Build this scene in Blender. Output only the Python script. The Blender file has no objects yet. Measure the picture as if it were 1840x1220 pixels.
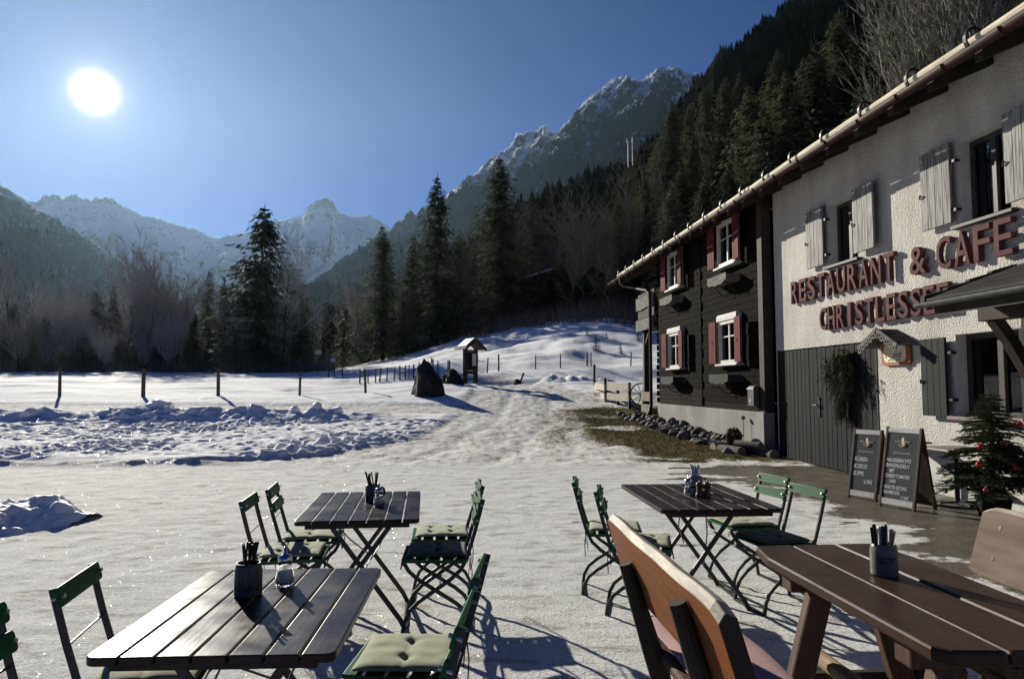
import bpy, bmesh, math, random
import numpy as np
from mathutils import Vector, Matrix
S = bpy.context.scene
COL = S.collection
RNG = random.Random(7)
NR = np.random.default_rng(11)
PI = math.pi
R = math.radians
# ------------------------------------------------------------------ camera model (24.8 mm lens, eye height 1.55 m)
F, EYE = 1270.0, 1.55
PITCH = math.atan2(84, F)
CP, SP = math.cos(PITCH), math.sin(PITCH)

def ray(u, v):
    x, y, z = u - 920, F, 610 - v
    return x, y * CP - z * SP, y * SP + z * CP

def at(u, v, Y):
    x, y, z = ray(u, v)
    t = Y / y
    return Vector((x * t, Y, EYE + z * t))

def proj(x, y, z):
    z -= EYE
    yy, zz = y * CP + z * SP, -y * SP + z * CP
    return 920 + F * x / yy, 610 - F * zz / yy

cam = bpy.data.cameras.new('camera')
co = bpy.data.objects.new('camera', cam)
COL.objects.link(co)
co.location = (0, 0, EYE)
co.rotation_euler = (PI / 2 + PITCH, 0, 0)
cam.sensor_width = 36
cam.lens = 36 * F / 1840
cam.clip_start = 0.05
cam.clip_end = 20000
S.camera = co

# ------------------------------------------------------------------ light
SUN_AZ, SUN_EL = R(-31.2), R(20.0)
SUNDIR = Vector((math.sin(SUN_AZ) * math.cos(SUN_EL), math.cos(SUN_AZ) * math.cos(SUN_EL), math.sin(SUN_EL)))
w = bpy.data.worlds.new('World')
S.world = w
w.use_nodes = True
nt = w.node_tree
bg = nt.nodes['Background']
sky = nt.nodes.new('ShaderNodeTexSky')
sky.sky_type = 'NISHITA'
sky.sun_disc = False
sky.sun_elevation = SUN_EL
sky.sun_rotation = SUN_AZ
sky.altitude = 900
sky.air_density = 0.75
sky.dust_density = 0.05
sky.ozone_density = 6.0
tint = nt.nodes.new('ShaderNodeMix'); tint.data_type = 'RGBA'; tint.blend_type = 'MULTIPLY'; tint.inputs[0].default_value = 1
nt.links.new(sky.outputs[0], tint.inputs[6]); tint.inputs[7].default_value = (.165, .365, .67, 1)
nt.links.new(tint.outputs[2], bg.inputs[0])
bg.inputs[1].default_value = SKY_STRENGTH = 0.05
# the sun itself and the bright air round it, out at the sky (seen from any place)
geo = nt.nodes.new('ShaderNodeTexCoord')
dot = nt.nodes.new('ShaderNodeVectorMath'); dot.operation = 'DOT_PRODUCT'
nrm = nt.nodes.new('ShaderNodeVectorMath'); nrm.operation = 'NORMALIZE'
nt.links.new(geo.outputs['Generated'], nrm.inputs[0])
nt.links.new(nrm.outputs[0], dot.inputs[0])
dot.inputs[1].default_value = SUNDIR
def wpow(e, gain):
    m = nt.nodes.new('ShaderNodeMath'); m.operation = 'MAXIMUM'; m.inputs[1].default_value = 0
    nt.links.new(dot.outputs['Value'], m.inputs[0])
    p = nt.nodes.new('ShaderNodeMath'); p.operation = 'POWER'; p.inputs[1].default_value = e
    nt.links.new(m.outputs[0], p.inputs[0])
    g = nt.nodes.new('ShaderNodeMath'); g.operation = 'MULTIPLY'; g.inputs[1].default_value = gain
    nt.links.new(p.outputs[0], g.inputs[0])
    return g
sm = None
for e_, g_ in ((16000, 16.0), (6500, .7), (2200, .12), (700, .06), (220, .055), (60, .04), (16, .012)):
    q_ = wpow(e_, g_)
    if sm is None: sm = q_
    else:
        ad = nt.nodes.new('ShaderNodeMath'); ad.operation = 'ADD'
        nt.links.new(sm.outputs[0], ad.inputs[0]); nt.links.new(q_.outputs[0], ad.inputs[1]); sm = ad
bg2 = nt.nodes.new('ShaderNodeBackground')
bg2.inputs[0].default_value = (1, .96, .88, 1)
nt.links.new(sm.outputs[0], bg2.inputs[1])
addw = nt.nodes.new('ShaderNodeAddShader')
nt.links.new(bg.outputs[0], addw.inputs[0]); nt.links.new(bg2.outputs[0], addw.inputs[1])
nt.links.new(addw.outputs[0], nt.nodes['World Output'].inputs[0])

sl = bpy.data.lights.new('sun', 'SUN')
so = bpy.data.objects.new('sun', sl)
COL.objects.link(so)
sl.energy = 5.0
sl.angle = R(0.53)
sl.color = (1, .945, .815)
so.rotation_euler = SUNDIR.to_track_quat('Z', 'Y').to_euler()

S.view_settings.view_transform = 'Standard'
S.view_settings.look = 'None'
S.view_settings.exposure = 0.74
S.view_settings.gamma = 1
S.render.engine = 'CYCLES'
S.cycles.use_denoising = True
S.cycles.max_bounces = 6
S.cycles.diffuse_bounces = 3
S.cycles.glossy_bounces = 3
S.cycles.transmission_bounces = 6
S.cycles.transparent_max_bounces = 12
S.cycles.volume_bounces = 0
S.cycles.sample_clamp_indirect = 6

# ------------------------------------------------------------------ mesh helpers
class MB:
    def __init__(s): s.v = []; s.f = []; s.m = []; s.mi = 0; s.sm = []; s.smooth = False
    def add(s, vs, fs):
        o = len(s.v); s.v += [tuple(p) for p in vs]
        for f in fs:
            s.f.append(tuple(i + o for i in f)); s.m.append(s.mi); s.sm.append(s.smooth)
    def box(s, c, d, M=None):
        x, y, z = d[0] / 2, d[1] / 2, d[2] / 2
        vs = [Vector((a, b, e)) for e in (-z, z) for b in (-y, y) for a in (-x, x)]
        if M is not None: vs = [M @ q for q in vs]
        c = Vector(c)
        s.add([q + c for q in vs], [(0, 2, 3, 1), (4, 5, 7, 6), (0, 1, 5, 4), (2, 6, 7, 3), (0, 4, 6, 2), (1, 3, 7, 5)])
    def span(s, x0, x1, y0, y1, z0, z1):
        s.box(((x0 + x1) / 2, (y0 + y1) / 2, (z0 + z1) / 2), (abs(x1 - x0), abs(y1 - y0), abs(z1 - z0)))
    def sweep(s, pts, wd, th, side):
        """flat bar along pts: th across the side axis, wd in the plane of the bend"""
        pts = [Vector(p) for p in pts]; side = Vector(side).normalized(); rings = []
        for i, p in enumerate(pts):
            t = (pts[min(i + 1, len(pts) - 1)] - pts[max(i - 1, 0)]).normalized()
            n = side.cross(t).normalized()
            rings.append([p + n * wd / 2 + side * th / 2, p - n * wd / 2 + side * th / 2, p - n * wd / 2 - side * th / 2, p + n * wd / 2 - side * th / 2])
        vs = [q for r in rings for q in r]; fs = [(3, 2, 1, 0)]
        for i in range(len(pts) - 1):
            for k in range(4):
                a, b = i * 4 + k, i * 4 + (k + 1) % 4
                fs.append((a, b, b + 4, a + 4))
        e = (len(pts) - 1) * 4; fs.append((e, e + 1, e + 2, e + 3))
        s.add(vs, fs)
    def tube(s, pts, r, n=8, cap=True):
        pts = [Vector(p) for p in pts]
        rr = r if isinstance(r, (list, tuple)) else [r] * len(pts)
        t0 = (pts[1] - pts[0]).normalized()
        up = Vector((0, 0, 1)) if abs(t0.z) < .9 else Vector((1, 0, 0))
        vs, fs = [], []
        for i, p in enumerate(pts):
            t = (pts[min(i + 1, len(pts) - 1)] - pts[max(i - 1, 0)]).normalized()
            a = t.cross(up)
            if a.length < 1e-4: a = t.cross(Vector((0, 1, 0)))
            a.normalize(); b = t.cross(a); up = a.cross(t)
            for k in range(n):
                g = 2 * PI * k / n
                vs.append(p + (a * math.cos(g) + b * math.sin(g)) * rr[i])
        for i in range(len(pts) - 1):
            for k in range(n):
                q, q2 = i * n + k, i * n + (k + 1) % n
                fs.append((q, q2, q2 + n, q + n))
        if cap:
            fs.append(tuple(range(n - 1, -1, -1))); e = (len(pts) - 1) * n; fs.append(tuple(range(e, e + n)))
        s.add(vs, fs)
    def lathe(s, prof, n=24, c=(0, 0, 0), rib=0, nrib=0, M=None):
        c = Vector(c); vs = []
        for r, z in prof:
            for k in range(n):
                g = 2 * PI * k / n
                q = r * (1 + rib * math.cos(nrib * g)) if nrib else r
                p = Vector((q * math.cos(g), q * math.sin(g), z))
                vs.append((M @ p if M is not None else p) + c)
        fs = []
        for i in range(len(prof) - 1):
            for k in range(n):
                a, b = i * n + k, i * n + (k + 1) % n
                fs.append((a, b, b + n, a + n))
        fs.append(tuple(range(n - 1, -1, -1))); e = (len(prof) - 1) * n; fs.append(tuple(range(e, e + n)))
        s.add(vs, fs)
    def prism(s, outline, a0, a1, axis='z'):
        """outline of 2-D points swept along one axis; 'z': (x,y), 'y': (x,z), 'x': (y,z)"""
        n = len(outline); vs = []
        for h in (a0, a1):
            for p, q in outline:
                vs.append({'z': (p, q, h), 'y': (p, h, q), 'x': (h, p, q)}[axis])
        fs = [tuple(range(n - 1, -1, -1)), tuple(range(n, 2 * n))]
        for k in range(n):
            j = (k + 1) % n; fs.append((k, j, j + n, k + n))
        s.add(vs, fs)
    def mesh(s, name, mats):
        me = bpy.data.meshes.new(name)
        me.from_pydata([tuple(p) for p in s.v], [], s.f)
        for m in (mats if isinstance(mats, (list, tuple)) else [mats]): me.materials.append(m)
        me.polygons.foreach_set('material_index', s.m)
        me.polygons.foreach_set('use_smooth', s.sm)
        me.update()
        return me
    def build(s, name, mats, parent=None, bevel=0, fix=True):
        me = s.mesh(name, mats)
        if fix:
            bm = bmesh.new(); bm.from_mesh(me); bmesh.ops.recalc_face_normals(bm, faces=bm.faces); bm.to_mesh(me); bm.free()
        return link(name, me, parent, bevel)

def link(name, me, parent=None, bevel=0):
    o = bpy.data.objects.new(name, me); COL.objects.link(o)
    if parent is not None: o.parent = parent
    if bevel:
        b = o.modifiers.new('bevel', 'BEVEL'); b.width = bevel; b.segments = 2; b.limit_method = 'ANGLE'; b.angle_limit = R(40)
    return o

def tag(o, label, cat, group=None):
    o['label'] = label; o['category'] = cat
    if group: o['group'] = group
    return o

def thing(name, label, cat, loc=(0, 0, 0), rz=0, group=None):
    o = bpy.data.objects.new(name, None); COL.objects.link(o); o.empty_display_size = .1
    o.location = loc; o.rotation_euler = (0, 0, rz)
    return tag(o, label, cat, group)

def struct(o, kind='structure'):
    o['kind'] = kind; return o

def dup(root, loc, rz=0, label=None, group=None, scale=1.0):
    r = root.copy(); COL.objects.link(r); r.location = loc; r.rotation_euler = (0, 0, rz)
    r.scale = (scale,) * 3 if not isinstance(scale, (tuple, list)) else scale
    if label: r['label'] = label
    if group: r['group'] = group
    for ch in list(root.children):
        c = ch.copy(); COL.objects.link(c); c.parent = r
        for g in ch.children:
            d = g.copy(); COL.objects.link(d); d.parent = c
    return r

TMP = bpy.data.scenes.new('lettering_bench')   # letters are set here, away from the big scene
def text_mb(mb, txt, size, M, extrude=0.001, offset=0.0, sx=1.0, align='LEFT', shear=0):
    cu = bpy.data.curves.new('t', 'FONT'); cu.body = txt; cu.size = size; cu.extrude = extrude; cu.offset = offset
    cu.align_x = align; cu.shear = shear; cu.resolution_u = 3
    o = bpy.data.objects.new('t', cu); TMP.collection.objects.link(o)
    TMP.view_layers[0].update(); dg = TMP.view_layers[0].depsgraph
    me = bpy.data.meshes.new_from_object(o.evaluated_get(dg))
    vs = [M @ Vector((p.co.x * sx, p.co.y, p.co.z)) for p in me.vertices]
    mb.add(vs, [tuple(p.vertices) for p in me.polygons])
    bpy.data.objects.remove(o); bpy.data.curves.remove(cu); bpy.data.meshes.remove(me)

# ------------------------------------------------------------------ noise
def vnoise(x, y, seed=0):
    xi, yi = np.floor(x).astype(np.int64), np.floor(y).astype(np.int64)
    fx, fy = x - xi, y - yi
    fx = fx * fx * fx * (fx * (fx * 6 - 15) + 10); fy = fy * fy * fy * (fy * (fy * 6 - 15) + 10)
    def h(a, b):
        n = (a * 374761393 + b * 668265263 + seed * 1442695041) & 0x7fffffff
        n = ((n ^ (n >> 13)) * 1274126177) & 0x7fffffff
        n = ((n ^ (n >> 16)) * 668265263) & 0x7fffffff
        return (n & 0xffff) / 65535.0 * 2 - 1
    a, b, c, d = h(xi, yi), h(xi + 1, yi), h(xi, yi + 1), h(xi + 1, yi + 1)
    return (a * (1 - fx) + b * fx) * (1 - fy) + (c * (1 - fx) + d * fx) * fy

def fbm(x, y, seed=0, o=4, gain=.5):
    s = 0; a = 1; t = 0
    for i in range(o):
        s = s + a * vnoise(x * 2 ** i + 17.3 * i, y * 2 ** i - 9.1 * i, seed + i); t += a; a *= gain
    return s / t

def ridged(x, y, seed=0, o=5):
    s = 0; a = 1; t = 0
    for i in range(o):
        s = s + a * (1 - 2 * np.abs(vnoise(x * 2 ** i + 5.7 * i, y * 2 ** i + 3.1 * i, seed + i))); t += a; a *= .52
    return s / t

def sstep(a, b, x):
    t = np.clip((x - a) / (b - a), 0, 1); return t * t * (3 - 2 * t)

# ------------------------------------------------------------------ materials
def nmat(name):
    m = bpy.data.materials.new(name); m.use_nodes = True
    n = m.node_tree
    return m, n, n.nodes['Principled BSDF'], n.nodes['Material Output']

def N(nt, t, **kw):
    n = nt.nodes.new(t)
    for k, v in kw.items():
        if k.startswith('i_'):
            key = k[2:]; key = int(key) if key.isdigit() else key.replace('_', ' ')
            n.inputs[key].default_value = v
        else: setattr(n, k, v)
    return n

def coords(nt, scale=(1, 1, 1), rot=(0, 0, 0), world=False):
    if world: src = N(nt, 'ShaderNodeNewGeometry').outputs['Position']
    else: src = N(nt, 'ShaderNodeTexCoord').outputs['Object']
    mp = N(nt, 'ShaderNodeMapping'); mp.inputs['Scale'].default_value = scale; mp.inputs['Rotation'].default_value = rot
    nt.links.new(src, mp.inputs[0]); return mp.outputs[0]

def noise(nt, co_, scale, detail=5, rough=.55, dist=0):
    n = N(nt, 'ShaderNodeTexNoise', i_Scale=scale, i_Detail=detail, i_Roughness=rough, i_Distortion=dist)
    nt.links.new(co_, n.inputs['Vector']); return n.outputs['Fac']

def ramp(nt, fac, stops):
    r = N(nt, 'ShaderNodeValToRGB'); e = r.color_ramp.elements
    while len(e) < len(stops): e.new(.5)
    for q, (p, c) in zip(e, stops):
        q.position = p; q.color = (c, c, c, 1) if isinstance(c, (int, float)) else (*c, 1)
    nt.links.new(fac, r.inputs[0]); return r.outputs[0]

def mixc(nt, fac, a, b, mode='MIX'):
    m = N(nt, 'ShaderNodeMix', data_type='RGBA', blend_type=mode)
    for sock, val in ((m.inputs[0], fac), (m.inputs[6], a), (m.inputs[7], b)):
        if isinstance(val, bpy.types.NodeSocket): nt.links.new(val, sock)
        elif isinstance(val, (int, float)): sock.default_value = val
        else: sock.default_value = (*val, 1)
    return m.outputs[2]

def math_(nt, op, a, b=0.0, c=None):
    m = N(nt, 'ShaderNodeMath', operation=op)
    for i, v in enumerate((a, b) if c is None else (a, b, c)):
        if isinstance(v, bpy.types.NodeSocket): nt.links.new(v, m.inputs[i])
        else: m.inputs[i].default_value = v
    return m.outputs[0]

def bump(nt, bsdf, h, strength=.5, dist=.01, prev=None):
    b = N(nt, 'ShaderNodeBump', i_Strength=strength, i_Distance=dist)
    nt.links.new(h, b.inputs['Height'])
    if prev is not None: nt.links.new(prev, b.inputs['Normal'])
    if bsdf is not None: nt.links.new(b.outputs[0], bsdf.inputs['Normal'])
    return b.outputs[0]

def mk(name, c1, c2=None, scale=6, rough=.6, rough2=None, bmp=0, bscale=30, bdist=.004, stretch=(1, 1, 1), metal=0, lo=.35, hi=.65, spec=.18, rand=0, coat=0):
    m, nt, b, _ = nmat(name)
    c2 = c2 or tuple(x * .7 for x in c1)
    cs = coords(nt, stretch)
    f = ramp(nt, noise(nt, cs, scale, 7), [(lo, 0.0), (hi, 1.0)])
    col = mixc(nt, f, c1, c2)
    if rand:
        oi = N(nt, 'ShaderNodeObjectInfo')
        g = math_(nt, 'MULTIPLY_ADD', oi.outputs['Random'], rand, 1 - rand / 2)
        col = mixc(nt, 1.0, col, g, 'MULTIPLY')
    nt.links.new(col, b.inputs['Base Color'])
    if rough2 is not None:
        rr = N(nt, 'ShaderNodeMapRange', i_To_Min=rough, i_To_Max=rough2)
        nt.links.new(noise(nt, cs, scale * 2.3, 4), rr.inputs[0]); nt.links.new(rr.outputs[0], b.inputs['Roughness'])
    else: b.inputs['Roughness'].default_value = rough
    b.inputs['Metallic'].default_value = metal
    b.inputs['Specular IOR Level'].default_value = spec
    if coat: b.inputs['Coat Weight'].default_value = coat; b.inputs['Coat Roughness'].default_value = .12
    if bmp: bump(nt, b, noise(nt, cs, bscale, 6), bmp, bdist)
    return m
# ================================================================== GROUND
def house_x(Y, off=0.0):          # the facade's plane (white part), off metres in front of it
    return 5.75 - 0.0856 * (Y - 15.36) - off

def base_h(X, Y):
    X = np.asarray(X, float); Y = np.asarray(Y, float)
    b = np.interp(Y, [-1e5, 13.2, 15, 18, 24, 30, 36, 45, 60, 110, 200, 600, 9000], [0, 0, .05, .15, .5, 1.05, 1.42, 1.72, 2.2, 3.85, 4.4, 6, 9])
    az = X / np.maximum(Y, 1)
    A = sstep(-.30, .2, az)
    b = b + A * .18 * np.clip(Y - 40, 0, 65)
    return b

BANK_Y = lambda X: 22.6 + .5 * vnoise(X * .23, X * 0 + 3.3, 5)
XB_Y = [13.9, 14.6, 15.5, 17.5, 20, 24.5, 30, 36]
XB_X = [-6.2, -4.9, -3.6, -2.7, -2.2, -1.5, -1.6, -1.9]
def thick_mask(X, Y):
    xb = np.interp(Y, XB_Y, XB_X) + .35 * fbm(X * .5, Y * .7, 31, 3)
    m = sstep(.0, .5, xb - X) * sstep(13.9, 14.5, Y + .25 * fbm(X * .4, Y * .4, 8, 3))
    road = sstep(24.2, 24.9, Y) * (1 - sstep(27.0, 27.8, Y))
    m = m * (1 - .75 * road)
    hill = sstep(30.5, 33, Y + .8 * fbm(X * .3, Y * .3, 4, 2)) * sstep(1.1, 2.4, np.abs(X - np.interp(Y, [24, 30, 36, 44, 60], [.8, 1.2, .6, -2.2, -9.5])))
    return np.clip(np.maximum(m, hill), 0, 1)

def ground_h(X, Y, fine=True):
    X = np.asarray(X, float); Y = np.asarray(Y, float)
    h = base_h(X, Y)
    far = sstep(27, 34, Y)
    T = thick_mask(X, Y)
    h = h + T * .10
    # rolling of the meadow, wind-drifted snow
    h = h + far * (.28 * fbm(X * .09, Y * .09, 2, 3) + .20 * fbm(X * .22 + Y * .12, Y * .75, 12, 5)) * (1 + sstep(42, 70, Y) * sstep(-.2, .1, X / np.maximum(Y, 1)) * 1.4) * (1 - sstep(200, 400, Y))
    hl = sstep(40, 48, Y) * sstep(-.28, 0, X / np.maximum(Y, 1)) * (1 - sstep(120, 200, Y))
    h = h + hl * .8 * fbm(X * .14, Y * .1, 77, 3)
    if fine:
        near = sstep(13.8, 15, Y) * (1 - sstep(26, 40, Y))
        h = h + near * T * (.035 * fbm(X * 1.6, Y * 1.6, 21, 4) + .014 * fbm(X * 5, Y * 5, 22, 3))
        # ploughed bank
        by = BANK_Y(X); g = np.exp(-((Y - by) / .75) ** 2)
        left = 1 - sstep(-6.5, -2.8, X)
        h = h + g * left * (.33 + .20 * fbm(X * .6, Y * .6, 51, 3) + .16 * fbm(X * 2.2, Y * 2.2, 52, 4))
        g2 = np.exp(-((Y - 14.1 - .25 * vnoise(X * .5, X * 0, 3)) / .22) ** 2) * (1 - sstep(-6.2, -4.9, X))
        h = h + g2 * .07 * (1 + fbm(X * 2, Y * 2, 61, 3))
        # heap at the end of the drive
        g3 = np.exp(-((Y - 38.5 - .15 * X) / 1.1) ** 2) * sstep(.8, 2.2, X) * (1 - sstep(5.2, 6.2, X))
        h = h + g3 * (.42 + .3 * fbm(X * 1.5, Y * 1.5, 53, 4))
        # drive: ruts and packed lumps
        dr = (1 - T) * sstep(13.2, 14.4, Y) * (1 - sstep(38, 44, Y))
        cx = np.interp(Y, [13, 17, 24, 30, 36, 44], [-1.5, -.6, .4, .9, .4, -2.2])
        for k in (-.85, .85):
            h = h - dr * .035 * np.exp(-((X - cx - k - .12 * vnoise(Y * .6, Y * 0, 9)) / .22) ** 2)
        h = h + dr * (.035 * fbm(X * .9, Y * .6, 41, 4) + .035 * fbm(X * 3.5, Y * 2.2, 42, 5, .6))
        pat = (1 - sstep(13, 14, Y))
        bare = bare_mask(X, Y)
        h = h + pat * (1 - bare) * (.012 * fbm(X * 2.6, Y * 3.2, 71, 4) + .0035 * fbm(X * 14, Y * 17, 72, 3) + .006 * np.maximum(fbm(X * 6 + Y * 2, Y * 9, 73, 3), 0))
    return h

def bare_mask(X, Y):
    nz = fbm(X * .9, Y * 1.6, 81, 5)
    xb = np.interp(Y, [3, 5.3, 6, 6.7, 7.6, 8.8, 10.3, 11.8, 13.2, 14.2], [3.55, 3.75, 3.85, 3.85, 3.85, 4.05, 4.1, 3.8, 3.6, 3.3])
    b = sstep(-.22, .30, X - xb + .8 * nz) * (1 - sstep(13.6, 14.1, Y)) * sstep(-4, -2, Y)
    # blotches where the dusting has gone
    z = sstep(1.0, 2.2, X) * sstep(8.6, 9.6, Y) * (1 - sstep(13.4, 14, Y))
    p = sstep(.22, .42, fbm(X * .9, Y * 2.6, 82, 4)) * z * .9
    p2 = sstep(.42, .55, fbm(X * 1.1, Y * 2.2, 83, 4)) * .8 * sstep(.2, 1.0, X) * sstep(4.5, 6, Y) * (1 - sstep(8.6, 9.6, Y))
    return np.clip(np.maximum(np.maximum(b, p), p2), 0, 1)

def grass_mask(X, Y):
    nz = fbm(X * .8, Y * .5, 91, 5)
    xl = np.interp(Y, [14, 15, 17, 21, 26, 28], [3.5, 2.75, 2.3, 2.0, 2.1, 3.0])
    g = sstep(-1.0, 1.0, X - xl + 1.1 * nz) * sstep(14.0, 14.9, Y + .7 * nz) * (1 - sstep(26.0, 28, Y + nz))
    hole = sstep(.08, .34, fbm(X * .55, Y * .9, 93, 4)) * (1 - sstep(-.6, .3, X - house_x(Y, 1.3)))
    lightp = sstep(.05, .45, fbm(X * .35, Y * .22, 95, 5)) * sstep(15, 17, Y) * (1 - sstep(25, 29, Y)) * sstep(.2, 1.4, X) * .62
    return np.clip(np.maximum(g * (1 - .8 * hole), lightp), 0, 1)

def axis(lo, f0, f1, hi, d, g):
    mid = list(np.arange(f0, f1, d)); a = [f1]; s_ = d
    while a[-1] < hi: s_ *= g; a.append(a[-1] + s_)
    b = [f0]; s_ = d
    while b[-1] > lo: s_ *= g; b.append(b[-1] - s_)
    return np.array(b[:0:-1] + mid + a)

gx = axis(-7000, -11, 6.2, 7000, .06, 1.05)
gy = axis(-3000, 1.5, 25, 9000, .055, 1.03)
GX, GY = np.meshgrid(gx, gy)
GH = ground_h(GX, GY)
# footprints in the trampled snow
TM = thick_mask(GX, GY)
for i in range(3600):
    px, py = NR.uniform(-15, -1.2), NR.uniform(14.6, 22.2)
    if px > np.interp(py, XB_Y, XB_X) - .15: continue
    if px < -11 and NR.random() < .5: continue
    a, b_ = NR.uniform(.075, .14), NR.uniform(.13, .26)
    th = NR.uniform(-.7, .7) + (PI / 2 if NR.random() < .6 else 0)
    dep = NR.uniform(.012, .055) * (.35 + 1.1 * float(np.clip(.5 + vnoise(np.array([px * .45]), np.array([py * .6]), 66)[0], 0, 1)))
    i0, i1 = np.searchsorted(gx, [px - .7, px + .7]); j0, j1 = np.searchsorted(gy, [py - .7, py + .7])
    if i1 - i0 < 3 or j1 - j0 < 3: continue
    dx, dy = GX[j0:j1, i0:i1] - px, GY[j0:j1, i0:i1] - py
    u = (dx * math.cos(th) + dy * math.sin(th)) / b_; v = (-dx * math.sin(th) + dy * math.cos(th)) / a
    r2 = u * u + v * v
    GH[j0:j1, i0:i1] += TM[j0:j1, i0:i1] * dep * (-np.exp(-r2 ** 1.5) + .35 * np.exp(-((np.sqrt(r2) - 1.45) / .4) ** 2))
# old boot prints pressed into the frosted terrace
for i in range(520):
    px, py = NR.uniform(-6.5, 3.4), NR.uniform(2, 13.4)
    a, b_ = NR.uniform(.05, .075), NR.uniform(.11, .15)
    th = NR.uniform(0, PI); dep = NR.uniform(.003, .008)
    i0, i1 = np.searchsorted(gx, [px - .4, px + .4]); j0, j1 = np.searchsorted(gy, [py - .4, py + .4])
    dx, dy = GX[j0:j1, i0:i1] - px, GY[j0:j1, i0:i1] - py
    u = (dx * math.cos(th) + dy * math.sin(th)) / b_; v = (-dx * math.sin(th) + dy * math.cos(th)) / a
    r2 = u * u + v * v
    GH[j0:j1, i0:i1] += dep * (-np.exp(-r2 ** 1.5) + .5 * np.exp(-((np.sqrt(r2) - 1.4) / .4) ** 2))
ny, nx = GX.shape
me = bpy.data.meshes.new('ground')
me.vertices.add(nx * ny)
me.vertices.foreach_set('co', np.stack([GX, GY, GH], -1).astype(np.float32).ravel())
idx = np.arange(nx * ny).reshape(ny, nx)
q = np.stack([idx[:-1, :-1], idx[:-1, 1:], idx[1:, 1:], idx[1:, :-1]], -1).reshape(-1, 4)
me.loops.add(q.size); me.loops.foreach_set('vertex_index', q.ravel().astype(np.int32))
me.polygons.add(len(q)); me.polygons.foreach_set('loop_start', np.arange(0, q.size, 4, dtype=np.int32))
me.polygons.foreach_set('use_smooth', np.ones(len(q), bool))
me.update(calc_edges=True)
ca = me.color_attributes.new('cover', 'FLOAT_COLOR', 'POINT')
cov = np.zeros((nx * ny, 4), np.float32)
cov[:, 0] = grass_mask(GX, GY).ravel(); cov[:, 1] = bare_mask(GX, GY).ravel()
cov[:, 2] = np.maximum(TM, sstep(60, 120, GY)).ravel(); cov[:, 3] = 1
ca.data.foreach_set('color', cov.ravel())

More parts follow.
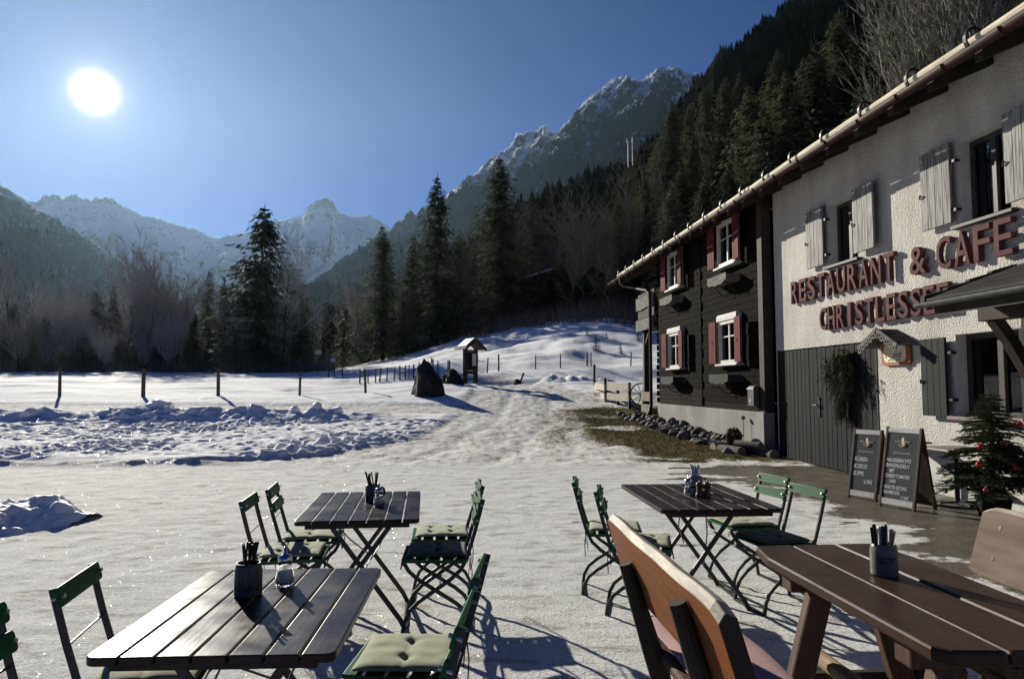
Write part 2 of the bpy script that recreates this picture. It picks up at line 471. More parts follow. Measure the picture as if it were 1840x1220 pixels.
def ground_mat():
    m, nt, b, out = nmat('snowy_ground')
    pos = coords(nt, world=True)
    at_ = N(nt, 'ShaderNodeAttribute', attribute_name='cover')
    sp = N(nt, 'ShaderNodeSeparateColor'); nt.links.new(at_.outputs['Color'], sp.inputs[0])
    n1 = noise(nt, pos, 9, 8, .65); n2 = noise(nt, pos, 45, 6, .7); n3 = noise(nt, pos, 1.3, 5)
    edge = math_(nt, 'MULTIPLY_ADD', math_(nt, 'ADD', math_(nt, 'MULTIPLY', n1, .55), math_(nt, 'MULTIPLY', n2, .45)), 1.0, -.5)
    def mask(chan, k=1.6):
        v = math_(nt, 'MULTIPLY_ADD', edge, k, chan)
        return ramp(nt, v, [(.40, 0.0), (.60, 1.0)])
    gm, bm_, tm = mask(sp.outputs[0], 4.5), mask(sp.outputs[1], 3.6), mask(sp.outputs[2], .6)
    # paving under everything near the house
    mp = N(nt, 'ShaderNodeMapping'); mp.inputs['Rotation'].default_value = (0, 0, R(4)); nt.links.new(pos, mp.inputs[0])
    br = N(nt, 'ShaderNodeTexBrick', i_Scale=1.0, i_Mortar_Size=.006, i_Brick_Width=.24, i_Row_Height=.12, i_Mortar_Smooth=.3)
    br.inputs['Color1'].default_value = (.105, .088, .070, 1); br.inputs['Color2'].default_value = (.075, .062, .052, 1); br.inputs['Mortar'].default_value = (.04, .034, .03, 1)
    nt.links.new(mp.outputs[0], br.inputs['Vector'])
    pav = mixc(nt, ramp(nt, n3, [(.35, 0.0), (.7, 1.0)]), br.outputs['Color'], (.12, .098, .075))
    # thin frost / dusting over it
    st = N(nt, 'ShaderNodeMapping'); st.inputs['Scale'].default_value = (1.1, 2.6, 1); nt.links.new(pos, st.inputs[0])
    smear = noise(nt, st.outputs[0], 2.2, 7, .65)
    du = mixc(nt, ramp(nt, n2, [(.32, 0.0), (.62, 1.0)]), (.42, .415, .40), (.76, .76, .75))
    du = mixc(nt, ramp(nt, smear, [(.35, .9), (.47, 0.0)]), du, (.33, .31, .28))
    jo = math_(nt, 'MULTIPLY', br.outputs['Fac'], math_(nt, 'MULTIPLY', ramp(nt, n3, [(.46, 0.0), (.64, 1.0)]), .22))
    du = mixc(nt, jo, du, (.34, .32, .30))
    sno = mixc(nt, ramp(nt, n1, [(.3, 0.0), (.7, 1.0)]), (.78, .79, .80), (.86, .86, .86))
    sv = N(nt, 'ShaderNodeMapping'); sv.inputs['Scale'].default_value = (3.2, .9, 1); sv.inputs['Rotation'].default_value = (0, 0, R(6)); nt.links.new(pos, sv.inputs[0])
    drive = mixc(nt, ramp(nt, n2, [(.35, 1.0), (.55, 0.0)]), (.74, .735, .72), (.50, .48, .45))
    drive = mixc(nt, ramp(nt, noise(nt, sv.outputs[0], 1.6, 8, .7), [(.38, .85), (.50, 0.0)]), drive, (.30, .265, .225))
    sy = N(nt, 'ShaderNodeSeparateXYZ'); nt.links.new(pos, sy.inputs[0])
    dm = ramp(nt, math_(nt, 'MULTIPLY_ADD', sy.outputs[1], .1, -.85), [(.48, 0.0), (.6, 1.0)])
    col = mixc(nt, dm, du, drive)
    col = mixc(nt, tm, col, sno)
    col = mixc(nt, bm_, col, pav)
    gr = mixc(nt, ramp(nt, n2, [(.3, 0.0), (.7, 1.0)]), (.045, .042, .014), (.15, .115, .045))
    col = mixc(nt, gm, col, gr)
    nt.links.new(col, b.inputs['Base Color'])
    rg = mixc(nt, bm_, (.85,) * 3, mixc(nt, ramp(nt, noise(nt, pos, 3.5, 5), [(.4, 0.0), (.62, 1.0)]), (.22,) * 3, (.55,) * 3))
    nt.links.new(rg, b.inputs['Roughness'])
    nt.links.new(math_(nt, 'MULTIPLY_ADD', bm_, .4, .03), b.inputs['Specular IOR Level'])
    hgt = math_(nt, 'ADD', math_(nt, 'MULTIPLY', n1, .5), math_(nt, 'MULTIPLY', n2, .6))
    hgt = math_(nt, 'SUBTRACT', hgt, math_(nt, 'MULTIPLY', br.outputs['Fac'], .05))
    gb = math_(nt, 'MULTIPLY_ADD', gm, .9, math_(nt, 'MULTIPLY_ADD', bm_, -.40, .85))
    bp = N(nt, 'ShaderNodeBump', i_Distance=.022); nt.links.new(hgt, bp.inputs['Height']); nt.links.new(gb, bp.inputs['Strength'])
    nt.links.new(bp.outputs[0], b.inputs['Normal'])
    # ice crystals: a few tiny facets, each tilted its own way
    vo = N(nt, 'ShaderNodeTexVoronoi', i_Scale=190); nt.links.new(pos, vo.inputs['Vector'])
    vm = N(nt, 'ShaderNodeVectorMath', operation='MULTIPLY_ADD'); nt.links.new(vo.outputs['Color'], vm.inputs[0]); vm.inputs[1].default_value = (1.3, 1.3, .3); vm.inputs[2].default_value = (-.65, -.65, .85)
    vn = N(nt, 'ShaderNodeVectorMath', operation='NORMALIZE'); nt.links.new(vm.outputs[0], vn.inputs[0])
    gl = N(nt, 'ShaderNodeBsdfGlossy', i_Roughness=.16); nt.links.new(vn.outputs[0], gl.inputs['Normal'])
    sc = N(nt, 'ShaderNodeSeparateColor'); nt.links.new(vo.outputs['Color'], sc.inputs[0])
    wn = N(nt, 'ShaderNodeTexWhiteNoise'); nt.links.new(vo.outputs['Color'], wn.inputs['Vector'])
    pick = math_(nt, 'MULTIPLY', math_(nt, 'GREATER_THAN', wn.outputs['Value'], .93), .04)
    pick = math_(nt, 'MULTIPLY', pick, math_(nt, 'SUBTRACT', 1.0, math_(nt, 'MAXIMUM', bm_, gm)))
    ms = N(nt, 'ShaderNodeMixShader'); nt.links.new(pick, ms.inputs[0]); nt.links.new(b.outputs[0], ms.inputs[1]); nt.links.new(gl.outputs[0], ms.inputs[2])
    nt.links.new(ms.outputs[0], out.inputs['Surface'])
    return m
me.materials.append(ground_mat())
struct(link('ground', me))

def look(A, x, y):
    i = min(max(int(np.searchsorted(gx, x)) - 1, 0), nx - 2); j = min(max(int(np.searchsorted(gy, y)) - 1, 0), ny - 2)
    a, b = (x - gx[i]) / (gx[i + 1] - gx[i]), (y - gy[j]) / (gy[j + 1] - gy[j])
    return float(A[j, i] * (1 - a) * (1 - b) + A[j, i + 1] * a * (1 - b) + A[j + 1, i] * (1 - a) * b + A[j + 1, i + 1] * a * b)
GRASS = cov[:, 0].reshape(ny, nx)
def gz(x, y): return look(GH, x, y)

# ================================================================== MOUNTAINS
def hill_mat(name, rock, rock2, snow_lo, snow_hi, forest_top, forest=(.02, .028, .018), nscale=.004, snowy=.5, streak=(1, 1, .35), cap=None):
    m, nt, b, _ = nmat(name)
    pos = coords(nt, world=True); geo_ = N(nt, 'ShaderNodeNewGeometry')
    sx = N(nt, 'ShaderNodeSeparateXYZ'); nt.links.new(pos, sx.inputs[0])
    nn = N(nt, 'ShaderNodeSeparateXYZ'); nt.links.new(geo_.outputs['Normal'], nn.inputs[0])
    ps = coords(nt, streak, world=True)
    big = noise(nt, ps, nscale, 9, .66, .4); med = noise(nt, ps, nscale * 6, 8, .65)
    rk = mixc(nt, ramp(nt, med, [(.35, 0.0), (.65, 1.0)]), rock, rock2)
    hz = N(nt, 'ShaderNodeMapRange', i_From_Min=snow_lo, i_From_Max=snow_hi, i_To_Min=-.55, i_To_Max=.55); nt.links.new(sx.outputs[2], hz.inputs[0])
    v = math_(nt, 'ADD', hz.outputs[0], math_(nt, 'MULTIPLY_ADD', big, 3.4, -1.7))
    v = math_(nt, 'ADD', v, math_(nt, 'MULTIPLY_ADD', med, 2.6, -1.3))
    v = math_(nt, 'ADD', v, math_(nt, 'MULTIPLY_ADD', nn.outputs[2], .9, snowy - .6))
    if cap:
        cm = N(nt, 'ShaderNodeMapRange', i_From_Min=cap, i_From_Max=cap + 50, i_To_Min=0.0, i_To_Max=.85); nt.links.new(sx.outputs[2], cm.inputs[0]); v = math_(nt, 'SUBTRACT', v, cm.outputs[0])
    sn = ramp(nt, v, [(.44, 0.0), (.56, 1.0)])
    col = mixc(nt, sn, rk, (.78, .80, .83))
    ft = math_(nt, 'MULTIPLY_ADD', big, 260.0, -130.0)
    fh = N(nt, 'ShaderNodeMapRange', i_From_Min=forest_top - 60, i_From_Max=forest_top + 60, i_To_Min=1.0, i_To_Max=0.0)
    nt.links.new(math_(nt, 'ADD', sx.outputs[2], ft), fh.inputs[0])
    fo = mixc(nt, ramp(nt, noise(nt, pos, .05, 5, .7), [(.35, 0.0), (.65, 1.0)]), forest, tuple(c * 2.2 for c in forest))
    col = mixc(nt, fh.outputs[0], col, fo)
    nt.links.new(col, b.inputs['Base Color']); b.inputs['Roughness'].default_value = 1; b.inputs['Specular IOR Level'].default_value = 0
    bump(nt, b, math_(nt, 'ADD', med, math_(nt, 'MULTIPLY', noise(nt, pos, nscale * 22, 6, .7), .5)), .9, 14)
    return m

def ridge_grid(ridge, foot, nu, nv, amp, nsc, seed, p=1.15, back=.35, jag=1.0, octs=6):
    """ridge, foot: lists of 3-D points along the crest and along the foot; returns a height-field grid that drops away behind the crest too"""
    ridge, foot = np.array(ridge), np.array(foot)
    def along(P):
        t = np.linspace(0, 1, len(P)); tt = np.linspace(0, 1, nu)
        return np.stack([np.interp(tt, t, P[:, k]) for k in range(3)], -1)
    Rg, Ft = along(ridge), along(foot)
    t = np.concatenate([np.linspace(0, 1, nv) ** .9, 1 + np.linspace(0, back, nv // 5 + 1)[1:]])
    G = np.zeros((len(t), nu, 3))
    for i, a in enumerate(t):
        G[i, :, 0] = Ft[:, 0] + (Rg[:, 0] - Ft[:, 0]) * a
        G[i, :, 1] = Ft[:, 1] + (Rg[:, 1] - Ft[:, 1]) * a
        s_ = a ** p if a <= 1 else 1 - 1.3 * (a - 1)
        G[i, :, 2] = Ft[:, 2] + (Rg[:, 2] - Ft[:, 2]) * s_
    env = np.where(t <= 1, np.sin(np.clip(t, 0, 1) * PI) ** .7 * .9, .5 * (t - 1) / back)[:, None]
    rd = ridged(G[..., 0] * nsc, G[..., 1] * nsc, seed, octs)
    fb = fbm(G[..., 0] * nsc * 5, G[..., 1] * nsc * 5, seed + 40, octs - 1, .6)
    G[..., 2] += amp * (env * (rd - .1) + .30 * env * fb)
    k = np.exp(-((t - 1) / .05) ** 2)[:, None]
    G[..., 2] += k * amp * .16 * jag * fbm(G[..., 0] * nsc * 22, G[..., 1] * nsc * 22, seed + 80, 5, .7)
    return G

def grid_obj(name, G, mat):
    ny, nx = G.shape[:2]
    me = bpy.data.meshes.new(name)
    me.vertices.add(nx * ny); me.vertices.foreach_set('co', G.astype(np.float32).ravel())
    idx = np.arange(nx * ny).reshape(ny, nx)
    q = np.stack([idx[:-1, :-1], idx[:-1, 1:], idx[1:, 1:], idx[1:, :-1]], -1).reshape(-1, 4)
    me.loops.add(q.size); me.loops.foreach_set('vertex_index', q.ravel().astype(np.int32))
    me.polygons.add(len(q)); me.polygons.foreach_set('loop_start', np.arange(0, q.size, 4, dtype=np.int32))
    me.polygons.foreach_set('use_smooth', np.ones(len(q), bool))
    me.update(calc_edges=True); me.materials.append(mat)
    return struct(link(name, me))

def dense(pts, k=6):
    out = []
    for a, b in zip(pts[:-1], pts[1:]):
        for i in range(k): out.append(tuple(a[j] + (b[j] - a[j]) * i / k for j in range(len(a))))
    return out + [pts[-1]]

def crest(px):   # (u, v, distance) of a crest -> points
    return [tuple(at(u, v, D)) for u, v, D in dense(px)]

# snowy ridge on the left and its horn-shaped neighbour, far up the valley
r_ = crest([(-260, 250, 2900), (-60, 330, 3100), (66, 366, 3300), (78, 354, 3300), (98, 350, 3300), (112, 357, 3300), (134, 349, 3300), (152, 360, 3300), (176, 358, 3320), (200, 356, 3340), (214, 368, 3360), (240, 380, 3400), (262, 390, 3400), (290, 394, 3450), (312, 405, 3500), (350, 414, 3500), (372, 424, 3550), (395, 432, 3600), (412, 426, 3600), (450, 418, 3650), (520, 440, 3700)])
f_ = [(p[0] * .48, p[1] * .46, 10) for p in r_]
M_SNOW = hill_mat('snow_ridge_rock', (.045, .05, .055), (.10, .10, .105), 250, 620, 150, snowy=.34, nscale=.006, cap=830)
grid_obj('snowy_ridge', ridge_grid(r_, f_, 260, 120, 150, .0022, 3, 1.1), M_SNOW)
r_ = crest([(300, 470, 3700), (395, 434, 3800), (440, 420, 3800), (500, 400, 3850), (545, 388, 3900), (551, 374, 3900), (566, 364, 3900), (586, 357, 3900), (598, 364, 3900), (608, 382, 3900), (622, 389, 3900), (640, 390, 3900), (664, 388, 3900), (690, 402, 3900), (705, 416, 3900), (760, 455, 3900), (900, 520, 3900)])
f_ = [(p[0] * .50, p[1] * .45, 10) for p in r_]
M_HORN = hill_mat('horn_rock', (.045, .048, .052), (.10, .098, .098), 180, 520, 100, snowy=.34, nscale=.007, cap=935)
grid_obj('horn_peak', ridge_grid(r_, f_, 380, 150, 150, .0024, 14, 1.25, jag=.8), M_HORN)
# dark forested shoulder at the far left
r_ = crest([(-700, 60, 1500), (-300, 200, 1600), (-100, 285, 1700), (0, 332, 1800), (40, 356, 1830), (70, 380, 1860), (110, 405, 1900), (150, 430, 1950), (185, 452, 2000), (240, 488, 2050), (290, 520, 2100), (340, 556, 2150), (420, 610, 2200), (520, 668, 2250)])
f_ = [(p[0] * .30 - 30, p[1] * .22, 3) for p in r_]
M_LEFT = hill_mat('left_shoulder', (.035, .038, .034), (.07, .07, .065), 260, 620, 300, (.014, .02, .017), snowy=.34, nscale=.012, streak=(1, 1, .25))
G_LEFT = ridge_grid(r_, f_, 240, 110, 90, .004, 23, 1.05)
grid_obj('forested_shoulder', G_LEFT, M_LEFT)
# rocky mountains behind the wood
M_ROCK = hill_mat('rocky_mountain', (.012, .016, .02), (.030, .032, .035), 330, 900, 210, (.016, .022, .018), snowy=.22, nscale=.011)
r_ = crest([(560, 560, 2300), (640, 480, 2500), (702, 416, 2700), (735, 396, 2800), (770, 378, 2850), (800, 360, 2900), (850, 322, 2950), (880, 298, 2950), (905, 281, 3000), (935, 251, 3000), (962, 240, 3000), (1000, 244, 3000), (1040, 262, 3000), (1120, 300, 3000), (1250, 360, 3000)])
f_ = [(p[0] * .36 + 10, p[1] * .24, 3) for p in r_]
grid_obj('snow_dusted_mountain', ridge_grid(r_, f_, 240, 130, 170, .0032, 33, 1.05), M_ROCK)
r_ = crest([(880, 380, 2000), (960, 300, 2100), (1000, 250, 2200), (1020, 224, 2250), (1034, 202, 2280), (1058, 181, 2300), (1085, 160, 2320), (1104, 146, 2340), (1117, 140, 2350), (1128, 150, 2350), (1150, 149, 2350), (1166, 136, 2380), (1186, 124, 2400), (1200, 122, 2400), (1216, 130, 2400), (1240, 144, 2400), (1262, 160, 2400), (1330, 200, 2400), (1450, 250, 2400)])
f_ = [(p[0] * .42 + 40, p[1] * .30, 3) for p in r_]
M_ROCK2 = hill_mat('rocky_peak', (.010, .014, .018), (.026, .028, .030), 430, 1000, 300, (.015, .021, .017), snowy=.27, nscale=.013, streak=(1.3, 1, .45))
grid_obj('rocky_peak', ridge_grid(r_, f_, 240, 140, 150, .0042, 44, 1.0), M_ROCK2)
# wooded slope beside and behind the inn
r_ = crest([(590, 660, 170), (650, 642, 200), (700, 622, 240), (760, 592, 290), (830, 542, 360), (900, 485, 450), (1000, 410, 560), (1090, 350, 660), (1150, 308, 720), (1200, 256, 780), (1232, 216, 830), (1256, 172, 880), (1300, 124, 880), (1340, 98, 860), (1372, 80, 850), (1400, 62, 840), (1415, 48, 820), (1440, 28, 800), (1470, 6, 780), (1520, -30, 760), (1700, -130, 700), (1900, -230, 640), (2300, -420, 560), (3200, -700, 460)])
toe_px = [(575, 150), (620, 135), (680, 122), (740, 112), (800, 102), (860, 92), (920, 86), (1000, 80), (1080, 74), (1150, 68), (1220, 62), (1300, 58), (1400, 54), (1500, 50), (1600, 46), (1750, 42), (1900, 38), (2200, 30), (2600, 20), (3400, 8)]
toe = []
for u_, D_ in dense(toe_px, 5):
    x_ = (u_ - 920) / F * D_ * 1.0; toe.append((x_, D_, float(base_h(np.array([x_]), np.array([D_]))[0]) - .6))
G_WOOD = ridge_grid(r_, toe, 340, 150, 26, .009, 55, .95, jag=.25, octs=3)
M_WOOD = hill_mat('wooded_slope', (.018, .019, .012), (.050, .036, .022), 330, 700, 60, (.016, .02, .011), snowy=.12, nscale=.02, streak=(1, 1, 1))
grid_obj('wooded_slope', G_WOOD, M_WOOD)

def on_grid(G, t, s):
    """point at t along, s up the slope (0 foot, 1 crest)"""
    nv = G.shape[0]; nvv = int(round((nv - 1) / 1.2)) + 0
    j = min(max(t, 0), 1) * (G.shape[1] - 1); i = (max(s, 0) ** (1 / .9)) * (nvv - 1)
    i0, j0 = int(min(i, nv - 2)), int(min(j, G.shape[1] - 2)); a, b = i - i0, j - j0
    return Vector((G[i0, j0] * (1 - a) * (1 - b) + G[i0 + 1, j0] * a * (1 - b) + G[i0, j0 + 1] * (1 - a) * b + G[i0 + 1, j0 + 1] * a * b))

# the valley air
hz = MB(); hz.span(-3600, 3800, -60, 4600, -3.0, 1750)
def haze_mat():
    m, nt, b, out = nmat('valley_haze'); nt.nodes.remove(b)
    v = N(nt, 'ShaderNodeVolumePrincipled', i_Density=0.00002, i_Anisotropy=.60)
    v.inputs['Color'].default_value = (.50, .74, 1.0, 1)
    nt.links.new(v.outputs[0], out.inputs['Volume']); return m
struct(hz.build('haze', haze_mat()), 'stuff')
# ================================================================== TREES
M_BARK = mk('bark', (.06, .047, .036), (.025, .02, .016), 5, .9, bmp=.6, bscale=18, stretch=(6, 6, 1), bdist=.03)
M_TWIG = mk('bare_twigs', (.19, .145, .115), (.11, .088, .072), 2, .85, rand=.5)
M_FROST_HAZE = mk('frosted_hazed_twigs', (.40, .375, .36), (.26, .24, .225), 2, .85, rand=.5)  # frost grey, its colour lightened further to stand in for haze over the left wood
M_PALE = mk('pale_twigs', (.20, .185, .145), (.12, .11, .09), 2, .8)
def needle_mat(name, c1, c2, sp_=.12, sc_=.55):
    m, nt, b, out = nmat(name)
    cs = coords(nt); f = ramp(nt, noise(nt, cs, sc_, 5, .6), [(.34, 0.0), (.66, 1.0)])
    col = mixc(nt, f, c1, c2)
    oi = N(nt, 'ShaderNodeObjectInfo'); col = mixc(nt, 1.0, col, math_(nt, 'MULTIPLY_ADD', oi.outputs['Random'], .6, .7), 'MULTIPLY')
    nt.links.new(col, b.inputs['Base Color']); b.inputs['Roughness'].default_value = .85; b.inputs['Specular IOR Level'].default_value = sp_
    tr = N(nt, 'ShaderNodeBsdfTranslucent'); nt.links.new(col, tr.inputs[0])
    ms = N(nt, 'ShaderNodeMixShader', i_0=.22); nt.links.new(b.outputs[0], ms.inputs[1]); nt.links.new(tr.outputs[0], ms.inputs[2])
    nt.links.new(ms.outputs[0], out.inputs['Surface']); return m
M_NEEDLE = needle_mat('spruce_needles', (.045, .062, .038), (.115, .122, .072))
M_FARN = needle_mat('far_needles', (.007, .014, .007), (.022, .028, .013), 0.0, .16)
M_FIR = needle_mat('fir_needles', (.025, .040, .018), (.065, .085, .035))

def tree_parts(mb_t, mb_c, H, Rb, seed, whorls, per, seglen, width, bare=.07, droop=.35, gap=.0, twin=False):
    rn = random.Random(seed)
    lean = Vector((rn.uniform(-.02, .02), rn.uniform(-.02, .02), 0)) * H
    def axis_(t): return lean * t * t + Vector((0, 0, H * t))
    r0 = H * .013
    mb_t.tube([axis_(t) for t in (0, .02, .2, .5, .8, 1)], [r0 * 1.5, r0 * 1.1, r0 * .9, r0 * .6, r0 * .25, r0 * .04], 7)
    mb_c.tube([axis_(.95), axis_(1.0), axis_(1.0) + Vector((0, 0, H * .025))], [H * .004, H * .0025, .001], 5)
    for i in range(whorls):
        t = bare + (1 - bare) * ((i + rn.random() * .7) / whorls) ** .92
        t = min(t, .985)
        Lm = Rb * ((1 - t) ** .85) * (1 if t > .22 else .75 + t) + H * .004
        if rn.random() < gap and t < .9: continue
        for k in range(per if t < .9 else 6):
            L = Lm * rn.uniform(.55, 1.15)
            a = rn.random() * 2 * PI
            out = Vector((math.cos(a), math.sin(a), 0)); side = Vector((-math.sin(a), math.cos(a), 0))
            p0 = axis_(t); n = max(3, int(L / seglen))
            up0 = .25 - droop * (1 - t) * rn.uniform(.6, 1.5)
            for j in range(n):
                s = (j + .3 + .5 * rn.random()) / n
                c = p0 + out * (L * s) + Vector((0, 0, L * (up0 * s - .38 * s * s * (1 - t) * rn.uniform(.8, 1.2) + .22 * max(0, s - .7))))
                l = seglen * rn.uniform(.8, 1.5) * (1.15 - .5 * s) * (1.25 if j < n - 1 else 1.6) * min(1, .22 + L / (3.2 * seglen))
                for sg in (-1, 1) if j < n - 1 else (rn.choice((-1, 1)),):
                    d = (out * rn.uniform(.35, 1.0) + side * sg * rn.uniform(.35, 1.0) * (1 if j < n - 1 else .15) + Vector((0, 0, rn.uniform(-.75, -.02)))).normalized()
                    wv = d.cross(Vector((rn.uniform(-.5, .5), rn.uniform(-.5, .5), 1))).normalized() * width * rn.uniform(.6, 1.3)
                    mb_c.add([c, c + d * l * .5 + wv, c + d * l, c + d * l * .45 - wv], [(0, 1, 2, 3)])

def conifer(name, H, Rb, seed, whorls=44, per=7, seglen=.62, width=.15, needles=None, **kw):
    t, c = MB(), MB()
    tree_parts(t, c, H, Rb, seed, whorls, per, seglen, width, **kw)
    root = thing(name, 'x', 'tree')
    t.build('trunk', M_BARK, root, fix=False); c.build('crown', needles or M_NEEDLE, root, fix=False)
    return root

def bare_tree(name, H, seed, spread=.35, twigm=None, stems=1, dens=1.0, LV=3, rmin=.021):
    rn = random.Random(seed); t, c = MB(), MB()
    def ribbon(mb, p, q, w0, w1):
        d = (q - p)
        if d.length < 1e-4: return
        s1 = d.cross(Vector((rn.uniform(-1, 1), rn.uniform(-1, 1), .3))).normalized()
        s2 = d.cross(s1).normalized()
        a = [p + s1 * w0, p - s1 * .5 * w0 + s2 * .87 * w0, p - s1 * .5 * w0 - s2 * .87 * w0]
        b = [q + s1 * w1, q - s1 * .5 * w1 + s2 * .87 * w1, q - s1 * .5 * w1 - s2 * .87 * w1]
        mb.add(a + b, [(0, 1, 4, 3), (1, 2, 5, 4), (2, 0, 3, 5)])
    def grow(p, d, L, r, lev):
        n = 4 if lev < 2 else 3
        for i in range(n):
            d2 = (d + Vector((rn.uniform(-1, 1), rn.uniform(-1, 1), rn.uniform(-.3, .6))) * (.10 if lev == 0 else .22)).normalized()
            q = p + d2 * L / n; r2 = r * (.86 if lev == 0 else .8)
            ribbon(t if lev == 0 else c, p, q, r, r2)
            if lev < LV and (lev > 0 or i >= 1):
                for k in range(int((3.2 if lev == 0 else 2.4) * dens + rn.random())):
                    a = rn.random() * 2 * PI
                    pr = Vector((math.cos(a), math.sin(a), 0))
                    nd = (d2 * rn.uniform(.5, 1.1) + pr * rn.uniform(.35, .9) * (spread / .35) + Vector((0, 0, .25))).normalized()
                    grow(p + (q - p) * rn.random(), nd, L * rn.uniform(.38, .62) * (1.1 if lev == 0 else .95), max(r2 * .5, rmin), lev + 1)
            p, d, r = q, d2, r2
    for k in range(stems):
        a = rn.random() * 2 * PI
        d0 = Vector((math.cos(a) * .16, math.sin(a) * .16, 1)) if stems > 1 else Vector((0, 0, 1))
        grow(Vector((math.cos(a) * .2, math.sin(a) * .2, 0)) if stems > 1 else Vector((0, 0, 0)), d0.normalized(), H * .8 * rn.uniform(.8, 1.05), H * .011, 0)
    root = thing(name, 'x', 'tree')
    t.build('trunk', M_PALE if twigm is M_PALE else M_BARK, root, fix=False); c.build('crown', twigm or M_TWIG, root, fix=False)
    return root

SPRUCE = [conifer('spruce_tree', 25, 8.2, 1, 60, 13, .68, .17), conifer('spruce_tree', 25, 9.2, 2, 56, 13, .72, .18, gap=.05),
      conifer('spruce_tree', 25, 7.2, 3, 60, 12, .64, .17), conifer('spruce_tree', 25, 10.5, 4, 58, 13, .85, .2, gap=.10, droop=.25),
      conifer('spruce_tree', 12, 3.8, 5, 34, 8, .5, .17)]
BT = [bare_tree('bare_tree', 17, 11), bare_tree('bare_tree', 18, 12, .28), bare_tree('bare_tree', 15, 13, .45), bare_tree('bare_tree', 12, 14, .3, None, 3), bare_tree('bare_tree', 16, 15, .16, M_PALE, 4, 1.0, 3, .014)]
FT = [bare_tree('frosted_tree', 17, 21, .33, M_FROST_HAZE), bare_tree('frosted_tree', 18, 22, .28, M_FROST_HAZE), bare_tree('frosted_tree', 15, 23, .45, M_FROST_HAZE), bare_tree('frosted_tree', 12, 24, .3, M_FROST_HAZE, 3)]
used = set()
def place(proto, x, y, z, label, group=None, s=1.0, rz=None, sz=None):
    rz = RNG.random() * 6.28 if rz is None else rz
    sc = (s, s, (sz or s))
    key = proto.name
    if key not in used:
        used.add(key); o = proto
        o.location = (x, y, z); o.rotation_euler = (0, 0, rz); o.scale = sc; o['label'] = label
        if group: o['group'] = group
        return o
    return dup(proto, (x, y, z), rz, label, group, sc)

def stand(u, vtop, Y, proto, Hn, label, group=None, wide=1.0, z=None):
    """a tree whose foot is on the ground at distance Y below pixel column u and whose tip reaches pixel row vtop"""
    top = at(u, vtop, Y); x = top.x
    z = gz(x, Y) - .15 if z is None else z
    s = (top.z - z) / Hn
    return place(proto, x, Y, z, label, group, s * wide, None, s)

stand(470, 372, 92, SPRUCE[3], 25, 'tall broad spruce with a ragged forked top at the edge of the left meadow', None, 1.15)
stand(691, 406, 100, SPRUCE[0], 25, 'single pointed spruce standing against the snowy horn peak', None, .95)
stand(786, 318, 95, SPRUCE[1], 25, 'tall slender spruce whose tip cuts the sky left of the tallest one', None, .80)
stand(903, 283, 92, SPRUCE[0], 25, 'tallest spruce, broad and dark, before the rocky mountain', None, 1.05)
stand(1110, 346, 84, SPRUCE[2], 25, 'dark spruce in front of the brown wood, left of the inn roof', None, 1.0)
stand(376, 486, 104, SPRUCE[2], 25, 'small pointed spruce just left of the broad ragged spruce', None, .95)
stand(620, 545, 106, SPRUCE[4], 12, 'little spruce by the cabin roof at the end of the meadow', None, .95)
stand(742, 424, 108, SPRUCE[2], 25, 'spruce half hidden at the left side of the tall slender spruce', None, 1.0)
stand(824, 420, 108, SPRUCE[2], 25, 'shorter spruce in the gap between the two tallest spruces', None, .8)
stand(960, 352, 112, SPRUCE[1], 25, 'shaded spruce just right of the tallest spruce', None, 1.0)
stand(165, 528, 112, SPRUCE[4], 12, 'dark little spruce among the hazy bare trees at far left', None, .9)
stand(405, 500, 118, SPRUCE[2], 25, 'hazy spruce behind the broad ragged spruce', None, .9)
stand(770, 470, 118, SPRUCE[1], 25, 'low dark spruce behind the tall slender spruce', None, 1.0)
stand(560, 600, 112, SPRUCE[4], 12, 'knee-high looking spruce by the road sign at the meadow end', None, 1.0)
stand(870, 470, 100, SPRUCE[2], 25, 'dark spruce at the foot of the tallest spruce', None, 1.1)
stand(1040, 380, 108, SPRUCE[0], 25, 'brownish spruce in the middle of the bare wood', None, 1.0)
stand(1012, 440, 96, SPRUCE[2], 25, 'smaller spruce among the bare trees above the hut roof', None, 1.0)
stand(725, 520, 104, SPRUCE[2], 25, 'dark young spruce between the single spruce and the slender one', None, 1.2)
GB = 'bare trees in the hazy wood on the left'
LB = 'grey leafless tree in the hazy wood beyond the left meadow'
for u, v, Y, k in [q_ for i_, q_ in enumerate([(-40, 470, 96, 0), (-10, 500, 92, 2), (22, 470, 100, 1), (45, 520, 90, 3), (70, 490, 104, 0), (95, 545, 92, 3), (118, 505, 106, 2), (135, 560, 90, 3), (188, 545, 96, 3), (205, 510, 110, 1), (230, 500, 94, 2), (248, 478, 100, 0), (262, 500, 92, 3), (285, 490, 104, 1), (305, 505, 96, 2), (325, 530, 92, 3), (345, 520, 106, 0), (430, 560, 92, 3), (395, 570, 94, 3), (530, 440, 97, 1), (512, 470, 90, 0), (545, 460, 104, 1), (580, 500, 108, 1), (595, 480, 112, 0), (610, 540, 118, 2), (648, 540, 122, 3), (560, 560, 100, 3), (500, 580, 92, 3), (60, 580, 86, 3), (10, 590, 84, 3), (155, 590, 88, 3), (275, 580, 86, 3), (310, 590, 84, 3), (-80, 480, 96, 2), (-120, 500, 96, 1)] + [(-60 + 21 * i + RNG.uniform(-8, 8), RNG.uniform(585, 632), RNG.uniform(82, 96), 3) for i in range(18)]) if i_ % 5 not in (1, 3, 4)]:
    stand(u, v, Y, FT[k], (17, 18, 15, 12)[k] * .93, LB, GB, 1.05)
GR = 'bare trees in the brown wood above the snowy slope'
LR = 'brown leafless tree in the shaded wood above the snowy slope'
